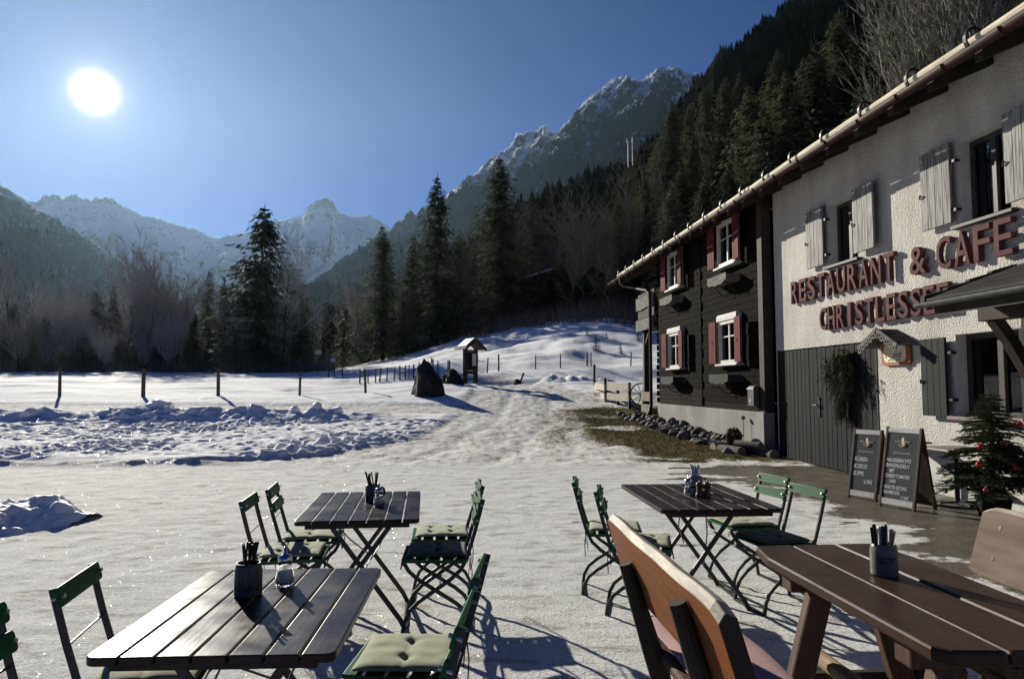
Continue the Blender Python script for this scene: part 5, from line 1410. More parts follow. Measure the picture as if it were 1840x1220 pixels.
for p, h in ((A, 1.0), (B, .98), (B.lerp(Cc, .5) + Vector((.04, .06, 0)), .7), (Cc, .98)):
    q = MB(); gg = gz(p.x, p.y) - z0; q.span(p.x - B.x - .05, p.x - B.x + .05, p.y - B.y + .03, p.y - B.y + .13, gg - .3, gg + h); q.build('post', M_DARKW, t, bevel=.008)
p1 = hw(-9.7, -.35, 0); p2 = hw(-8.55, -.42, 0)
t = thing('plank_barrier', 'pair of short brown planks beside the downpipe', 'fence', (p1.x, p1.y, gz(p1.x, p1.y)), HX)
for z_ in (.46, .04):
    q = MB(); q.span(0, 1.1, -.03, .0, z_, z_ + .32); q.build('plank', mk('brown_plank', (.20, .155, .125), (.12, .09, .075), 3, .8, bmp=.5, bscale=9, stretch=(1, 1, 8)), t, bevel=.01)
for x in (.08, 1.0):
    q = MB(); q.span(x - .04, x + .04, .002, .07, -.2, .8); q.build('post', M_DARKW, t, bevel=.006)
wx, wy = 5.0, 27.4
t = thing('cart_wheel', 'old spoked cart wheel leaning behind the plank fence', 'cart wheel', (wx, wy, gz(wx, wy)))
q = MB(); q.tube([(.42 * math.cos(a), .02, .42 + .42 * math.sin(a)) for a in [2 * PI * k / 28 for k in range(29)]], .028, 6); q.build('rim', M_DARKW, t)
q = MB()
for k in range(10): a = 2 * PI * k / 10; q.tube([(.05 * math.cos(a), .02, .42 + .05 * math.sin(a)), (.41 * math.cos(a), .02, .42 + .41 * math.sin(a))], .014, 5)
q.tube([(0, -.06, .42), (0, .10, .42)], .06, 10); q.build('spokes', M_DARKW, t)

# two huts in the wood and a mast on the slope
def hut(name, label, c, L, W_, h, rh, rz, roofm, wallm):
    t = thing(name, label, 'hut', c, rz)
    q = MB(); q.span(-L / 2, L / 2, -W_ / 2, W_ / 2, -2, h); q.add([(x, y, z) for x in (-L / 2, L / 2) for y, z in ((-W_ / 2, h + .001), (W_ / 2, h + .001), (0, h + rh - .05))], [(0, 2, 1), (3, 4, 5)]); q.build('wall', wallm, t)
    q = MB()
    for sg in (-1, 1): q.add([(-L / 2 - .4, 0, h + rh), (L / 2 + .4, 0, h + rh), (L / 2 + .4, sg * (W_ / 2 + .5), h - .15), (-L / 2 - .4, sg * (W_ / 2 + .5), h - .15), (-L / 2 - .4, 0, h + rh + .2), (L / 2 + .4, 0, h + rh + .2), (L / 2 + .4, sg * (W_ / 2 + .5), h + .05), (-L / 2 - .4, sg * (W_ / 2 + .5), h + .05)], [(0, 1, 2, 3), (4, 7, 6, 5), (0, 4, 5, 1), (1, 5, 6, 2), (2, 6, 7, 3), (3, 7, 4, 0)])
    q.build('roof', roofm, t); q = MB(); q.span(-.5, .5, -W_ / 2 - .03, -W_ / 2, 0, 1.9); q.build('door', M_DARKW, t); return t
p = at(957, 499, 97)
t = thing('forest_hut', 'lean-to hut in the brown wood with a bright sunlit roof sloping up to the right', 'hut', (p.x, p.y, p.z))
q = MB(); q.prism([(-2.0, -4.0), (2.0, -4.0), (2.0, .62), (-2.0, -.55)], -1.4, 1.4, 'y'); q.build('wall', M_DARKW, t)
q = MB(); q.prism([(-2.7, -.72), (2.6, .86), (2.6, 1.0), (-2.7, -.58)], -1.8, 1.8, 'y'); q.build('roof', M_TRIM, t)
p = at(646, 572, 128); hut('forest_cabin', 'shaded cabin with a pale blue roof at the end of the meadow', (p.x, p.y, p.z - 4.2), 5, 4.5, 3.0, 2.4, R(75), M_SNOWM, M_LOG)
p = at(1134, 322, 250)
t = thing('radio_mast', 'tall twin tube radio mast standing out of the wooded slope', 'mast', (p.x, p.y, p.z - 12))
for dx in (-.8, .8):
    q = MB(); q.tube([(dx, 0, 0), (dx, 0, 26.5 + dx)], .30, 10); q.build('tube', mk('mast_metal', (.36, .36, .37), (.25, .25, .27), 2, .5, metal=.2), t)
for z in (14, 18, 22, 25): q = MB(); q.span(-.8, .8, -.12, .12, z, z + .3); q.build('brace', M_IRON, t)
for u, Y, h, lb in ((572, 70, 2.5, 'sign'), (598, 72, 1.6, 'disc')):
    x = (u - 920) / F * Y; t = thing('road_sign', 'little road sign on a post at the far end of the meadow' if lb == 'sign' else 'round road sign on a short post at the far end of the meadow', 'road sign', (x, Y, gz(x, Y)))
    q = MB(); q.tube([(0, 0, -.2), (0, 0, h)], .035, 6); q.build('post', M_IRON, t)
    q = MB(); (q.span(-.3, .3, -.05, -.036, h - .35, h) if lb == 'sign' else q.tube([(0, -.055, h - .2), (0, -.037, h - .2)], .25, 20)); q.build('plate', mk('sign_face', (.5, .5, .5), (.42, .42, .42), 3, .4), t)

# ================================================================== CHALKBOARDS
M_CHALKB = mk('chalk_board', (.055, .058, .058), (.066, .070, .070), 2, .8)
M_CHALK = mk('chalk', (.72, .72, .70), (.60, .60, .58), 60, .9)
M_BROWNF = mk('brown_board_frame', (.10, .062, .045), (.06, .04, .03), 4, .55, bmp=.3, bscale=12)
M_WASH = mk('whitewashed_wood', (.62, .60, .56), (.40, .385, .36), 4, .8, bmp=.4, bscale=9, stretch=(1, 1, 6), lo=.42, hi=.7)
M_LOGO = mk('logo_print', (.72, .66, .52), (.66, .60, .46), 8, .8); M_LOGO2 = mk('logo_print_tan', (.50, .38, .24), (.46, .34, .2), 8, .8)
def chalkboard(pl_, pr_, label, W_, Hh_, lines):
    a, b_ = Vector((*pl_, 0)), Vector((*pr_, 0)); ang = math.atan2((b_ - a).y, (b_ - a).x)
    t = thing('menu_board', label, 'chalkboard', ((a + b_) / 2), ang)
    LEAN = Matrix.Rotation(R(-11), 4, 'X')
    def fin(mb): mb.v = [tuple(LEAN @ Vector(p)) for p in mb.v]; return mb
    for sg in (-1, 1): q = MB(); q.span(sg * W_ / 2 - .017, sg * W_ / 2 + .017, -.012, .022, 0, Hh_); fin(q).build('stile', M_BROWNF, t, bevel=.004)
    for a_, c_ in ((.035, .11), (Hh_ - .075, Hh_ - .012)): q = MB(); q.span(-W_ / 2 + .018, W_ / 2 - .018, -.010, .012, a_, c_); fin(q).build('rail', M_WASH, t, bevel=.003)
    q = MB(); q.span(-W_ / 2 + .018, W_ / 2 - .018, -.004, .004, .111, Hh_ - .076); fin(q).build('panel', M_CHALKB, t)
    TM2 = Matrix(((1, 0, 0, 0), (0, 0, -1, -.0055), (0, 1, 0, 0), (0, 0, 0, 1)))
    q = MB()
    for (s_, x, z, sz, sx, sh) in lines: text_mb(q, s_, sz, Matrix.Translation((x, 0, z)) @ TM2, .0006, sz * .012, sx, 'LEFT', sh)
    text_mb(q, 'ZEIT FÜR WAS GUTES', .030, Matrix.Translation((0, 0, Hh_ * .665)) @ TM2, .0004, 0, .8, 'CENTER')
    fin(q).build('lettering', M_CHALK, t)
    q = MB(); cz = Hh_ * .81
    def oval(cx, cz_, rx, rz2, yy, n=20): q.add([(cx + rx * math.cos(2 * PI * k / n), yy, cz_ + rz2 * math.sin(2 * PI * k / n)) for k in range(n)], [tuple(range(n))])
    oval(0, cz + .02, .022, .046, -.0062)
    for sg in (-1, 1): q.tube([(sg * (.03 + .075 * k / 12), -.006, cz + .012 - .012 * math.sin(k * 1.05) - .012 * k / 12) for k in range(13)], .0042, 4)
    q.tube([(.038 * math.cos(R(190 + 160 * k / 10)), -.006, cz + .012 + .044 * math.sin(R(190 + 160 * k / 10))) for k in range(11)], .0045, 4)
    q.mi = 1; q.tube([(.050 * math.cos(R(200 + 140 * k / 10)), -.0058, cz + .004 + .055 * math.sin(R(200 + 140 * k / 10))) for k in range(11)], .0085, 4)
    fin(q).build('emblem', [M_LOGO, M_LOGO2], t, fix=False)
    back = MB(); RB = Matrix.Translation((0, 2 * math.sin(R(11)) * Hh_ * .995, 0)) @ Matrix.Rotation(R(11), 4, 'X')
    for sg in (-1, 1): back.span(sg * W_ / 2 - .017, sg * W_ / 2 + .017, -.018, .018, 0, Hh_ * .985)
    back.span(-W_ / 2 + .018, W_ / 2 - .018, -.012, .012, .04, .11); back.span(-W_ / 2 + .018, W_ / 2 - .018, -.004, .004, .112, Hh_ - .1)
    back.v = [tuple(RB @ Vector(p)) for p in back.v]; back.build('back_leaf', M_BROWNF, t, bevel=.003)
chalkboard((4.72, 10.04), (4.90, 9.66), 'narrow chalkboard reading KÜRBIS-KOKOS SUPPE 6,90€, left one of the pair', .42, .97,
    [('KÜRBIS-', -.165, .52, .085, .72, .12), ('KOKOS', -.165, .42, .085, .72, .1), ('SUPPE', -.165, .32, .085, .72, .1), ('6,90€', .01, .22, .075, .75, .1)])
chalkboard((4.80, 9.34), (4.99, 8.90), 'wider chalkboard offering HAUSGEMACHTE BANDNUDELN, right one of the pair', .48, 1.04,
    [('HAUSGEMACHTE', -.205, .585, .068, .66, .1), ('BANDNUDELN', -.205, .515, .068, .72, .1), ('MIT', -.15, .447, .066, .72, .1), ('CHERRYTOMATEN', -.205, .38, .066, .62, .1), ('UND', -.14, .315, .062, .72, .1), ('KRÄUTER-SEITLING', -.205, .235, .064, .58, .1), ('RAHMSOSSE', -.205, .17, .064, .66, .1), ('17,50€', .04, .122, .056, .72, .1)])

# bistro tables at the wall
M_TOPG = mk('grey_laminate_slats', (.23, .205, .19), (.15, .135, .125), 3, .42, .5, stretch=(14, 1, 1), bmp=.15, bscale=14)
M_STEELD = mk('dark_steel', (.06, .06, .06), (.045, .045, .046), 6, .38, metal=.6)
def bistro(x, y, label, w_=.72):
    t = thing('bistro_table', label, 'table', (x, y, 0), HX)
    q = MB(); q.span(-w_ / 2, w_ / 2, -w_ / 2, w_ / 2, .715, .745); q.build('tabletop', M_TOPG, t, bevel=.008)
    q = MB(); q.tube([(0, 0, .05), (0, 0, .69)], .032, 16); q.span(-.22, .22, -.03, .03, .69, .714); q.span(-.03, .03, -.22, .22, .688, .7135); q.build('pedestal', M_STEELD, t)
    q = MB(); q.lathe([(.30, .006), (.31, .012), (.30, .028), (.255, .030), (.25, .022), (.255, .006)], 40)
    q.f = [f for f in q.f if len(f) == 4]; q.m = q.m[:len(q.f)]; q.sm = q.sm[:len(q.f)]
    n = 40; o_ = 5 * n; q.f += [(o_ + k, o_ + (k + 1) % n, (k + 1) % n, k) for k in range(n)]; q.m += [0] * n; q.sm += [False] * n
    for a in (0, PI / 2): q.span(*(-.26, .26, -.03, .03) if a == 0 else (-.028, .028, -.26, .26), .03 + .002 * (a > 0), .055 + .002 * (a > 0))
    q.build('foot_ring', M_STEELD, t)
bistro(5.82, 9.35, 'grey bistro table between the wider chalkboard and the Christmas tree', .70)
bistro(5.72, 10.65, 'grey bistro table mostly hidden behind the two chalkboards', .70)
p = (5.45, 10.35, 0)
q = MB(); q.tube([(0, 0, 0), (.01, 0, .25), (0, .01, .5)], [.055, .05, .048], 10); o = q.build('birch_log', mk('birch_bark', (.5, .47, .42), (.12, .11, .1), 6, .8, lo=.5, hi=.62)); o.location = p; tag(o, 'pale birch log standing upright between the chalkboards', 'log')

# Christmas tree
root = thing('christmas_tree', 'small fir Christmas tree with red baubles beside the bistro table', 'Christmas tree', (5.80, 8.62, 0))
def fir_small():
    rn = random.Random(12); tk, cr = MB(), MB(); H = 1.5
    tk.tube([(0, 0, 0), (0, 0, .7), (.01, 0, 1.32), (.015, 0, H + .05)], [.03, .022, .010, .003], 8)
    for i in range(24):
        tt = .22 + .74 * (i / 23) ** .95; L0 = .78 * (1 - tt) ** .85 + .05
        for k in range(8 if i < 19 else 5):
            a = rn.random() * 6.28; L = L0 * rn.uniform(.75, 1.1); out = Vector((math.cos(a), math.sin(a), 0)); sd = Vector((-math.sin(a), math.cos(a), 0)); z0 = H * tt
            pt = lambda s_: Vector((0, 0, z0)) + out * (L * s_) + Vector((0, 0, L * (.28 * s_ - .42 * s_ * s_)))
            tw = [(pt(0), pt(.35), pt(.7), pt(1.0))]
            for j in range(int(L / .055)):
                s_ = .2 + .78 * (j + rn.random() * .5) / max(1, int(L / .055)); b0 = pt(s_); sg = 1 if j % 2 else -1; l2 = L * .36 * (1.15 - s_) + .05
                dd = (out * .8 + sd * sg * .75 + Vector((0, 0, -.12))).normalized(); tw.append((b0, b0 + dd * l2 * .5, b0 + dd * l2))
            for w_ in tw:
                tk.tube(w_, .0028, 3, False)
                for p0, p1 in zip(w_, w_[1:]):
                    d = p1 - p0; n = max(2, int(d.length / .010)); dn = d.normalized()
                    for m in range(n):
                        q0 = p0 + d * (m + rn.random()) / n
                        for _ in range(4):
                            r0 = dn.cross(Vector((rn.uniform(-1, 1), rn.uniform(-1, 1), rn.uniform(-1, 1)))).normalized(); nd = (r0 + dn * .7 + Vector((0, 0, .15))).normalized() * rn.uniform(.02, .032); wv = nd.cross(dn).normalized() * .0036
                            cr.add([q0 - wv, q0 + nd, q0 + wv], [(0, 1, 2)])
    return tk, cr
tk, cr = fir_small(); tk.build('trunk', M_BARK, root, fix=False); cr.build('crown', M_FIR, root, fix=False)
q = MB(); q.lathe([(.16, 0), (.19, .2), (.2, .22), (.17, .22), (.16, .2)], 20); q.build('pot', M_BLACK, root)
bm = bmesh.new(); bmesh.ops.create_uvsphere(bm, u_segments=20, v_segments=14, radius=.034); bme = bpy.data.meshes.new('bauble'); bm.to_mesh(bme); bm.free(); bme.materials.append(mk('red_bauble_glass', (.38, .012, .015), (.33, .01, .012), 3, .12, coat=.6)); bme.polygons.foreach_set('use_smooth', [True] * len(bme.polygons))
cpm = MB(); cpm.tube([(0, 0, .03), (0, 0, .045)], .010, 8); cap_me = cpm.mesh('cap', M_LOGO2)
for u, v, d, lb in [(1782, 770, 8.50, 'topmost red bauble near the tip of the Christmas tree'), (1762, 802, 8.35, 'red bauble at the upper left of the Christmas tree'), (1804, 799, 8.35, 'red bauble at the middle right of the Christmas tree'), (1759, 834, 8.25, 'red bauble at the middle left of the Christmas tree'), (1826, 840, 8.20, 'red bauble at the right edge of the Christmas tree'), (1772, 881, 8.25, 'lowest red bauble, under the bottom branches'), (1832, 762, 8.45, 'red bauble high at the right edge of the picture')]:
    o = link('bauble', bme); o.location = at(u, v, d); tag(o, lb, 'bauble', 'red baubles on the Christmas tree'); link('cap', cap_me, o)

# entrance step
q = MB(); p = hw(7.62, -1.40, 0)
q.span(0, 3.4, 0, 1.38, 0, .165); o = q.build('entrance_step', mk('exposed_concrete', (.30, .285, .26), (.19, .18, .165), 14, .85, bmp=.6, bscale=60, bdist=.006), None, bevel=.01); o.location = p; o.rotation_euler = (0, 0, HX); tag(o, 'broad exposed concrete step in front of the entrance', 'step')
# ================================================================== TERRACE FURNITURE
def plank_paint(name, c1, c2, wear, rough=.30, wearlo=.63):
    m, nt, b, _ = nmat(name)
    g = noise(nt, coords(nt, (16, 1.1, 16)), 3, 7, .6); w_ = noise(nt, coords(nt, (9, 1.3, 9)), 5, 8, .7); big = noise(nt, coords(nt), 4, 5)
    col = mixc(nt, ramp(nt, g, [(.3, 0.0), (.7, 1.0)]), c1, c2)
    col = mixc(nt, ramp(nt, w_, [(wearlo, 0.0), (wearlo + .07, .75)]), col, wear)
    nt.links.new(col, b.inputs['Base Color'])
    rr = N(nt, 'ShaderNodeMapRange', i_From_Min=.3, i_From_Max=.7, i_To_Min=rough - .05, i_To_Max=rough + .13); nt.links.new(big, rr.inputs[0]); nt.links.new(rr.outputs[0], b.inputs['Roughness'])
    b.inputs['Specular IOR Level'].default_value = .14
    bump(nt, b, math_(nt, 'ADD', g, math_(nt, 'MULTIPLY', w_, -.4)), .22, .003); return m
M_TTOP = plank_paint('dark_brown_slat_paint', (.017, .0105, .0115), (.026, .017, .018), (.05, .038, .04), .26, .70)
M_PICNIC = plank_paint('worn_picnic_paint', (.030, .016, .012), (.046, .027, .02), (.22, .17, .12), .36, .645)
M_STEEL = mk('grey_chair_steel', (.035, .037, .037), (.055, .057, .057), 6, .5, metal=.15)
M_GREEN = mk('green_slat_paint', (.018, .095, .036), (.013, .065, .026), 5, .4, .55, spec=.05, bmp=.2, bscale=9, stretch=(1, 8, 8), bdist=.002)
M_RIVET = mk('rivet', (.5, .5, .5), (.4, .4, .4), 6, .3, metal=.9)
def cloth(name, c1, c2):
    m, nt, b, _ = nmat(name); cs = coords(nt)
    n = noise(nt, cs, 9, 5); wv = noise(nt, cs, 260, 2)
    nt.links.new(mixc(nt, ramp(nt, n, [(.3, 0.0), (.7, 1.0)]), c1, c2), b.inputs['Base Color']); b.inputs['Roughness'].default_value = .9; b.inputs['Sheen Weight'].default_value = .2; b.inputs['Specular IOR Level'].default_value = .2
    bump(nt, b, math_(nt, 'ADD', math_(nt, 'MULTIPLY', n, 1.0), math_(nt, 'MULTIPLY', wv, .25)), .45, .006); return m
M_SAGE = cloth('sage_cloth', (.255, .27, .165), (.215, .23, .14)); M_DGREEN = cloth('bottle_green_cloth', (.010, .035, .030), (.014, .042, .036))

def terrace_table(x, y, rz, label, W_=.745, L=1.10, h=.745):
    t = thing('folding_table', label, 'table', (x, y, 0), rz)
    q = MB(); n = 7; gp_ = .008; wd_ = (W_ - gp_ * (n - 1)) / n; rad = .035
    for k in range(n):
        x0 = -W_ / 2 + k * (wd_ + gp_); x1 = x0 + wd_; o = []
        def corner(cx, cy, a0): return [(cx + rad * math.cos(R(a0 + 15 * j)), cy + rad * math.sin(R(a0 + 15 * j))) for j in range(7)]
        o += corner(x1 - rad, L / 2 - rad, 0) if k == n - 1 else [(x1, L / 2)]
        o += corner(x0 + rad, L / 2 - rad, 90) if k == 0 else [(x0, L / 2)]
        o += corner(x0 + rad, -L / 2 + rad, 180) if k == 0 else [(x0, -L / 2)]
        o += corner(x1 - rad, -L / 2 + rad, 270) if k == n - 1 else [(x1, -L / 2)]
        q.prism(o, h - .028 + RNG.uniform(0, .0008), h + RNG.uniform(-.0006, .0006), 'z')
    q.build('tabletop', M_TTOP, t, bevel=.004)
    for yy in (-L / 2 + .035, L / 2 - .06): q = MB(); q.span(-W_ / 2 + .06, W_ / 2 - .06, yy, yy + .03, h - .055, h - .029); q.build('batten', M_DARKW, t, bevel=.003)
    for yy in (-.30, .30):
        for sg, dy in ((1, 0), (-1, .014)):
            q = MB(); q.sweep([(-sg * .20, yy + dy, .715), (-sg * .175, yy + dy, .64), (sg * .255, yy + dy, .06), (sg * .285, yy + dy, .0)], .030, .012, (0, 1, 0)); q.build('leg', M_STEEL, t)
    for xx in (-.285, .285): q = MB(); q.span(xx - .012, xx + .012, -.30, .314, .006, .018); q.build('foot_bar', M_STEEL, t)
    for xx in (-.20, .20): q = MB(); q.span(xx - .014, xx + .014, -.36, .37, .706, .7165); q.build('top_rail', M_STEEL, t)
    for pp in ([(-.03, -.29, .30), (.10, 0, .46), (.19, .30, .70)], [(.02, .31, .33), (-.1, .05, .5), (-.19, -.29, .70)]): q = MB(); q.tube(pp, .005, 5); q.build('brace_rod', M_STEEL, t)
    return t
terrace_table(-.93, 2.685, R(2.5), 'dark slatted folding table nearest the camera at the left', .745, 1.02)
terrace_table(-1.005, 4.90, R(7), 'dark slatted folding table behind, in the middle of the terrace', .745, 1.17)
terrace_table(1.345, 5.31, R(4), 'dark slatted folding table at the right with wooden pepper mills on it', .82, 1.22)

def make_chair(slats):
    t = thing('folding_chair', 'x', 'chair')
    for sg in (-1, 1):
        q = MB(); x = sg * .185
        q.sweep([(x, -.305, .83), (x, -.255, .64), (x, -.205, .475), (x, -.165, .395), (x, -.10, .335), (x, .10, .20), (x, .155, .145), (x, .185, .08), (x, .20, .0)], .024, .011, (1, 0, 0)); q.build('frame_bar', M_STEEL, t)
        q = MB(); x = sg * .163
        q.sweep([(x, .195, .435), (x, .165, .385), (x, .11, .335), (x, -.13, .185), (x, -.19, .135), (x, -.225, .07), (x, -.235, .0)], .024, .011, (1, 0, 0)); q.build('leg', M_STEEL, t)
    for pz_, rr_, nm in (((-.252, .625), .0045, 'back_wire'), ((-.03, .287), .006, 'pivot_rod')):
        q = MB(); q.tube([(-.19, *pz_), (.19, *pz_)], rr_, 6); q.build(nm, M_STEEL, t)
    for a_, b_, w_ in ((.19, .212, .185), (-.247, -.222, .165)):
        q = MB(); q.span(-w_, w_, a_, b_, .002, .014); q.build('foot_bar', M_STEEL, t)
    q = MB()
    for sg in (-1, 1): q.sweep([(sg * .174, -.20, .438), (sg * .174, .21, .447)], .018, .006, (1, 0, 0))
    q.tube([(-.16, .21, .435), (-.165, .215, .40), (.165, .215, .40), (.16, .21, .435)], .005, 6); q.build('seat_frame', M_STEEL, t)
    q = MB()
    for k in range(5): y0 = -.205 + k * .086; q.span(-.205, .205, y0, y0 + .07, .449 + .001 * k, .463 + .001 * k)
    q.build('seat', M_GREEN, t, bevel=.004)
    for k in range(slats):
        zc = .795 - .095 * k; yc = -.295 + .030 * k
        q = MB(); n = 8; vs = []; o = rrect(-.205, .205, -.036, .036, .016, 4)
        nrm_ = Vector((0, .95, .30)); up_ = Vector((0, -.30, .95))
        m_ = len(o)
        for d in (.008, .022):
            for px, pz_ in o:
                b_ = -.012 * (px / .205) ** 2; vs.append(Vector((px, yc, zc)) + up_ * pz_ + nrm_ * (d - b_ - .012 + .0))
        q.add(vs, [tuple(range(m_ - 1, -1, -1)), tuple(range(m_, 2 * m_))] + [(j, (j + 1) % m_, m_ + (j + 1) % m_, m_ + j) for j in range(m_)])
        sl_ = q.build('back_slat', M_GREEN, t, bevel=.003)
        q = MB()
        for sg in (-1, 1): c_ = Vector((sg * .185, yc, zc)); q.tube([c_ + nrm_ * -.012, c_ + nrm_ * .034], .008, 8)
        q.build('rivet', M_RIVET, sl_)
    return t
def make_cushion(name, top, seed, thin=1.0):
    mb = MB(); n = 28; rn = random.Random(seed); w_ = .395; d_ = .385
    tx = [(-.07, 0), (.075, .005)] if seed % 2 else [(0, -.055), (.0, .065)]
    tufts = [(-.085, .0), (.085, .0)] if seed % 3 else [(-.085, -.07), (.085, -.07), (-.085, .08), (.085, .08)]
    vs = []
    for sgn in (1, -1):
        for j in range(n + 1):
            for i in range(n + 1):
                u, v = i / n * 2 - 1, j / n * 2 - 1
                e = (1 - abs(u) ** 5) * (1 - abs(v) ** 5)
                x, y = u * w_ / 2 * (1 - .02 * (1 - v * v)), v * d_ / 2 * (1 - .02 * (1 - u * u))
                h = .021 * max(e, 0) ** .55 * thin
                if sgn > 0:
                    for cx, cy in tufts: h -= .017 * thin * math.exp(-((x - cx) ** 2 + (y - cy) ** 2) / .0006) + .006 * thin * math.exp(-(abs(y - cy) / .008)) * math.exp(-((x - cx) / .12) ** 2)
                    h += .0035 * float(vnoise(np.array([x * 18 + seed]), np.array([y * 18]), seed)[0]) * max(e, 0)
                else: h *= .55
                vs.append((x, y, sgn * h))
    N1 = (n + 1) ** 2; fs = []; mi = []
    for j in range(n):
        for i in range(n):
            a = j * (n + 1) + i; fs.append((a, a + 1, a + n + 2, a + n + 1)); fs.append((N1 + a, N1 + a + n + 1, N1 + a + n + 2, N1 + a + 1))
    mb.smooth = True; mb.add(vs, fs); mb.m = [0 if k % 2 == 0 else 1 for k in range(len(fs))]
    me_ = mb.mesh(name, [top, M_DGREEN])
    bm = bmesh.new(); bm.from_mesh(me_); bmesh.ops.remove_doubles(bm, verts=bm.verts, dist=.0004); bmesh.ops.recalc_face_normals(bm, faces=bm.faces); bm.to_mesh(me_); bm.free()
    o = link(name, me_)
    for sg in (-1, 1):
        q = MB()
        q.tube([(sg * .18, -.185, .0), (sg * .195, -.215, -.02), (sg * .20, -.225, -.10), (sg * (.195 + .01), -.22, -.19)], .0035, 4)
        q.tube([(sg * .18, -.185, .0), (sg * .20, -.21, -.03), (sg * .21, -.20, -.14)], .0035, 4)
        q.build('tie', M_DGREEN, o)
    return o
C1, C2 = make_chair(1), make_chair(2)
K = [make_cushion('seat_cushion', M_SAGE, 1), make_cushion('seat_cushion', M_SAGE, 3), make_cushion('seat_cushion', M_DGREEN, 2)]
uc = set()
def inst(p, loc, rz, label, cat, group):
    if p.name in uc:
        o = dup(p, loc, rz, label, group)
    else:
        uc.add(p.name); o = p; o.location = loc; o.rotation_euler = (0, 0, rz); o['label'] = label; o['group'] = group
    o['category'] = cat; return o
# x, y of the seat's middle, facing (0 = towards +y), chair kind, cushion kind
E_, W_F = -90, 90
CH = [(-1.40, 2.24, E_ + 4, C2, 0, 'two-slat green chair cut off by the left edge of the picture', 'sage cushion on the chair cut off by the left edge'),
      (-1.38, 2.82, E_ + 12, C1, 0, 'one-slat green chair drawn up at the left side of the nearest table', 'sage cushion mostly hidden under the nearest table'),
      (-.42, 2.93, W_F - 4, C2, 0, 'chair with the puffy sage cushion at the right side of the nearest table', 'puffy sage cushion in the sun, right of the nearest table'),
      (-.44, 2.38, W_F - 4, C2, 2, 'chair at the bottom edge of the picture, nearest on the right of the near table', 'bottle green cushion at the bottom edge beside the near table'),
      (-1.43, 4.72, E_ + 8, C1, 1, 'one-slat chair at the left of the middle table, nearer of two', 'sage cushion on the nearer chair left of the middle table'),
      (-1.45, 5.24, E_ + 10, C2, 0, 'two-slat chair at the left of the middle table, farther of two', 'sage cushion on the farther chair left of the middle table'),
      (-.50, 4.73, W_F + 4, C2, 2, 'chair with the bottle green cushion at the right of the middle table', 'bottle green cushion right of the middle table'),
      (-.53, 5.33, W_F + 6, C2, 1, 'chair with a sage cushion at the far right corner of the middle table', 'sage cushion at the far right corner of the middle table'),
      (.78, 5.52, E_ - 6, C2, 0, 'two-slat chair at the left of the pepper mill table, farther of two', 'sage cushion on the farther chair left of the pepper mill table'),
      (.90, 5.02, E_ - 10, C2, 1, 'two-slat chair at the left of the pepper mill table, behind the bench back', 'sage cushion partly hidden behind the bench back'),
      (1.84, 5.73, W_F + 13, C2, 0, 'bright green two-slat chair at the far right of the pepper mill table', 'sage cushion on the bright green two-slat chair'),
      (1.86, 5.12, W_F + 13, C1, 2, 'bright green one-slat chair right of the pepper mill table', 'bottle green cushion on the bright green one-slat chair')]
for x, y, a, p, k, lb, lk in CH:
    inst(p, (x, y, 0), R(a), lb, 'chair', 'green folding chairs on the terrace')
    inst(K[k], (x + .01 * math.sin(x * 9), y, .481), R(a + RNG.uniform(-3, 3)), lk, 'cushion', 'seat cushions on the folding chairs')

# ---- table ware
M_STONEWARE = mk('grey_stoneware', (.055, .055, .06), (.04, .04, .044), 4, .4, bmp=.05, spec=.4); M_STONEWL = mk('pale_stoneware', (.15, .147, .136), (.125, .122, .114), 4, .35, bmp=.05)
M_CUTLH = mk('black_handle', (.012, .012, .013), (.02, .02, .02), 6, .3); M_CHROME = mk('steel_cutlery', (.6, .6, .6), (.5, .5, .5), 6, .2, metal=1)
def clear(name, rgh, colr):
    m, nt, b, out = nmat(name); b.inputs['Transmission Weight'].default_value = 1; b.inputs['Roughness'].default_value = rgh; b.inputs['IOR'].default_value = 1.45; b.inputs['Base Color'].default_value = (*colr, 1); return m
M_SUGARG = clear('ribbed_glass', .03, (.95, .97, .97)); M_SUGAR = mk('white_sugar', (.74, .73, .70), (.66, .65, .62), 40, .9)
M_MILL = mk('mill_wood', (.16, .085, .045), (.09, .045, .025), 5, .45, stretch=(1, 1, 6)); M_NAP = mk('paper_napkin', (.74, .74, .74), (.68, .68, .69), 6, .9)
def mug(x, y, z, label, mat, sc=1.0, handle=None, text=None, lean=0):
    t = thing('stoneware_mug', label, 'mug', (x, y, z), 0)
    r = .052 * sc; h = .125 * sc
    q = MB(); q.smooth = True
    q.lathe([(r * .96, 0), (r, .004), (r * 1.0, .018), (r * .985, .022), (r, .03), (r, h * .75), (r * .92, h * .90), (r * .86, h), (r * .80, h), (r * .84, h * .88), (r * .9, h * .7), (r * .9, .02)], 32); q.build('body', mat, t)
    if handle is not None:
        q = MB(); q.smooth = True; c_, s_ = math.cos(handle), math.sin(handle); q.tube([(c_ * (r * .95 + dx), s_ * (r * .95 + dx), zz) for dx, zz in ((0, h * .80), (.02, h * .82), (.034, h * .70), (.036, h * .5), (.026, h * .32), (0, h * .26))], .008, 8); q.build('handle', mat, t)
    if text:
        q = MB()
        for s_, zz, size, sx, sh in text:
            m2 = MB(); text_mb(m2, s_, size, Matrix(), .0, .0006, sx, 'CENTER', sh)
            for p_, q_ in [((p[0], p[1], p[2]), None) for p in m2.v]: pass
            vv = []
            for p in m2.v: a_ = -PI / 2 + p[0] / r - .32; vv.append(((r + .0006) * math.cos(a_), (r + .0006) * math.sin(a_), zz + p[1]))
            q.add(vv, m2.f)
        q.build('print', M_CUTLH, t, fix=False)
    return t
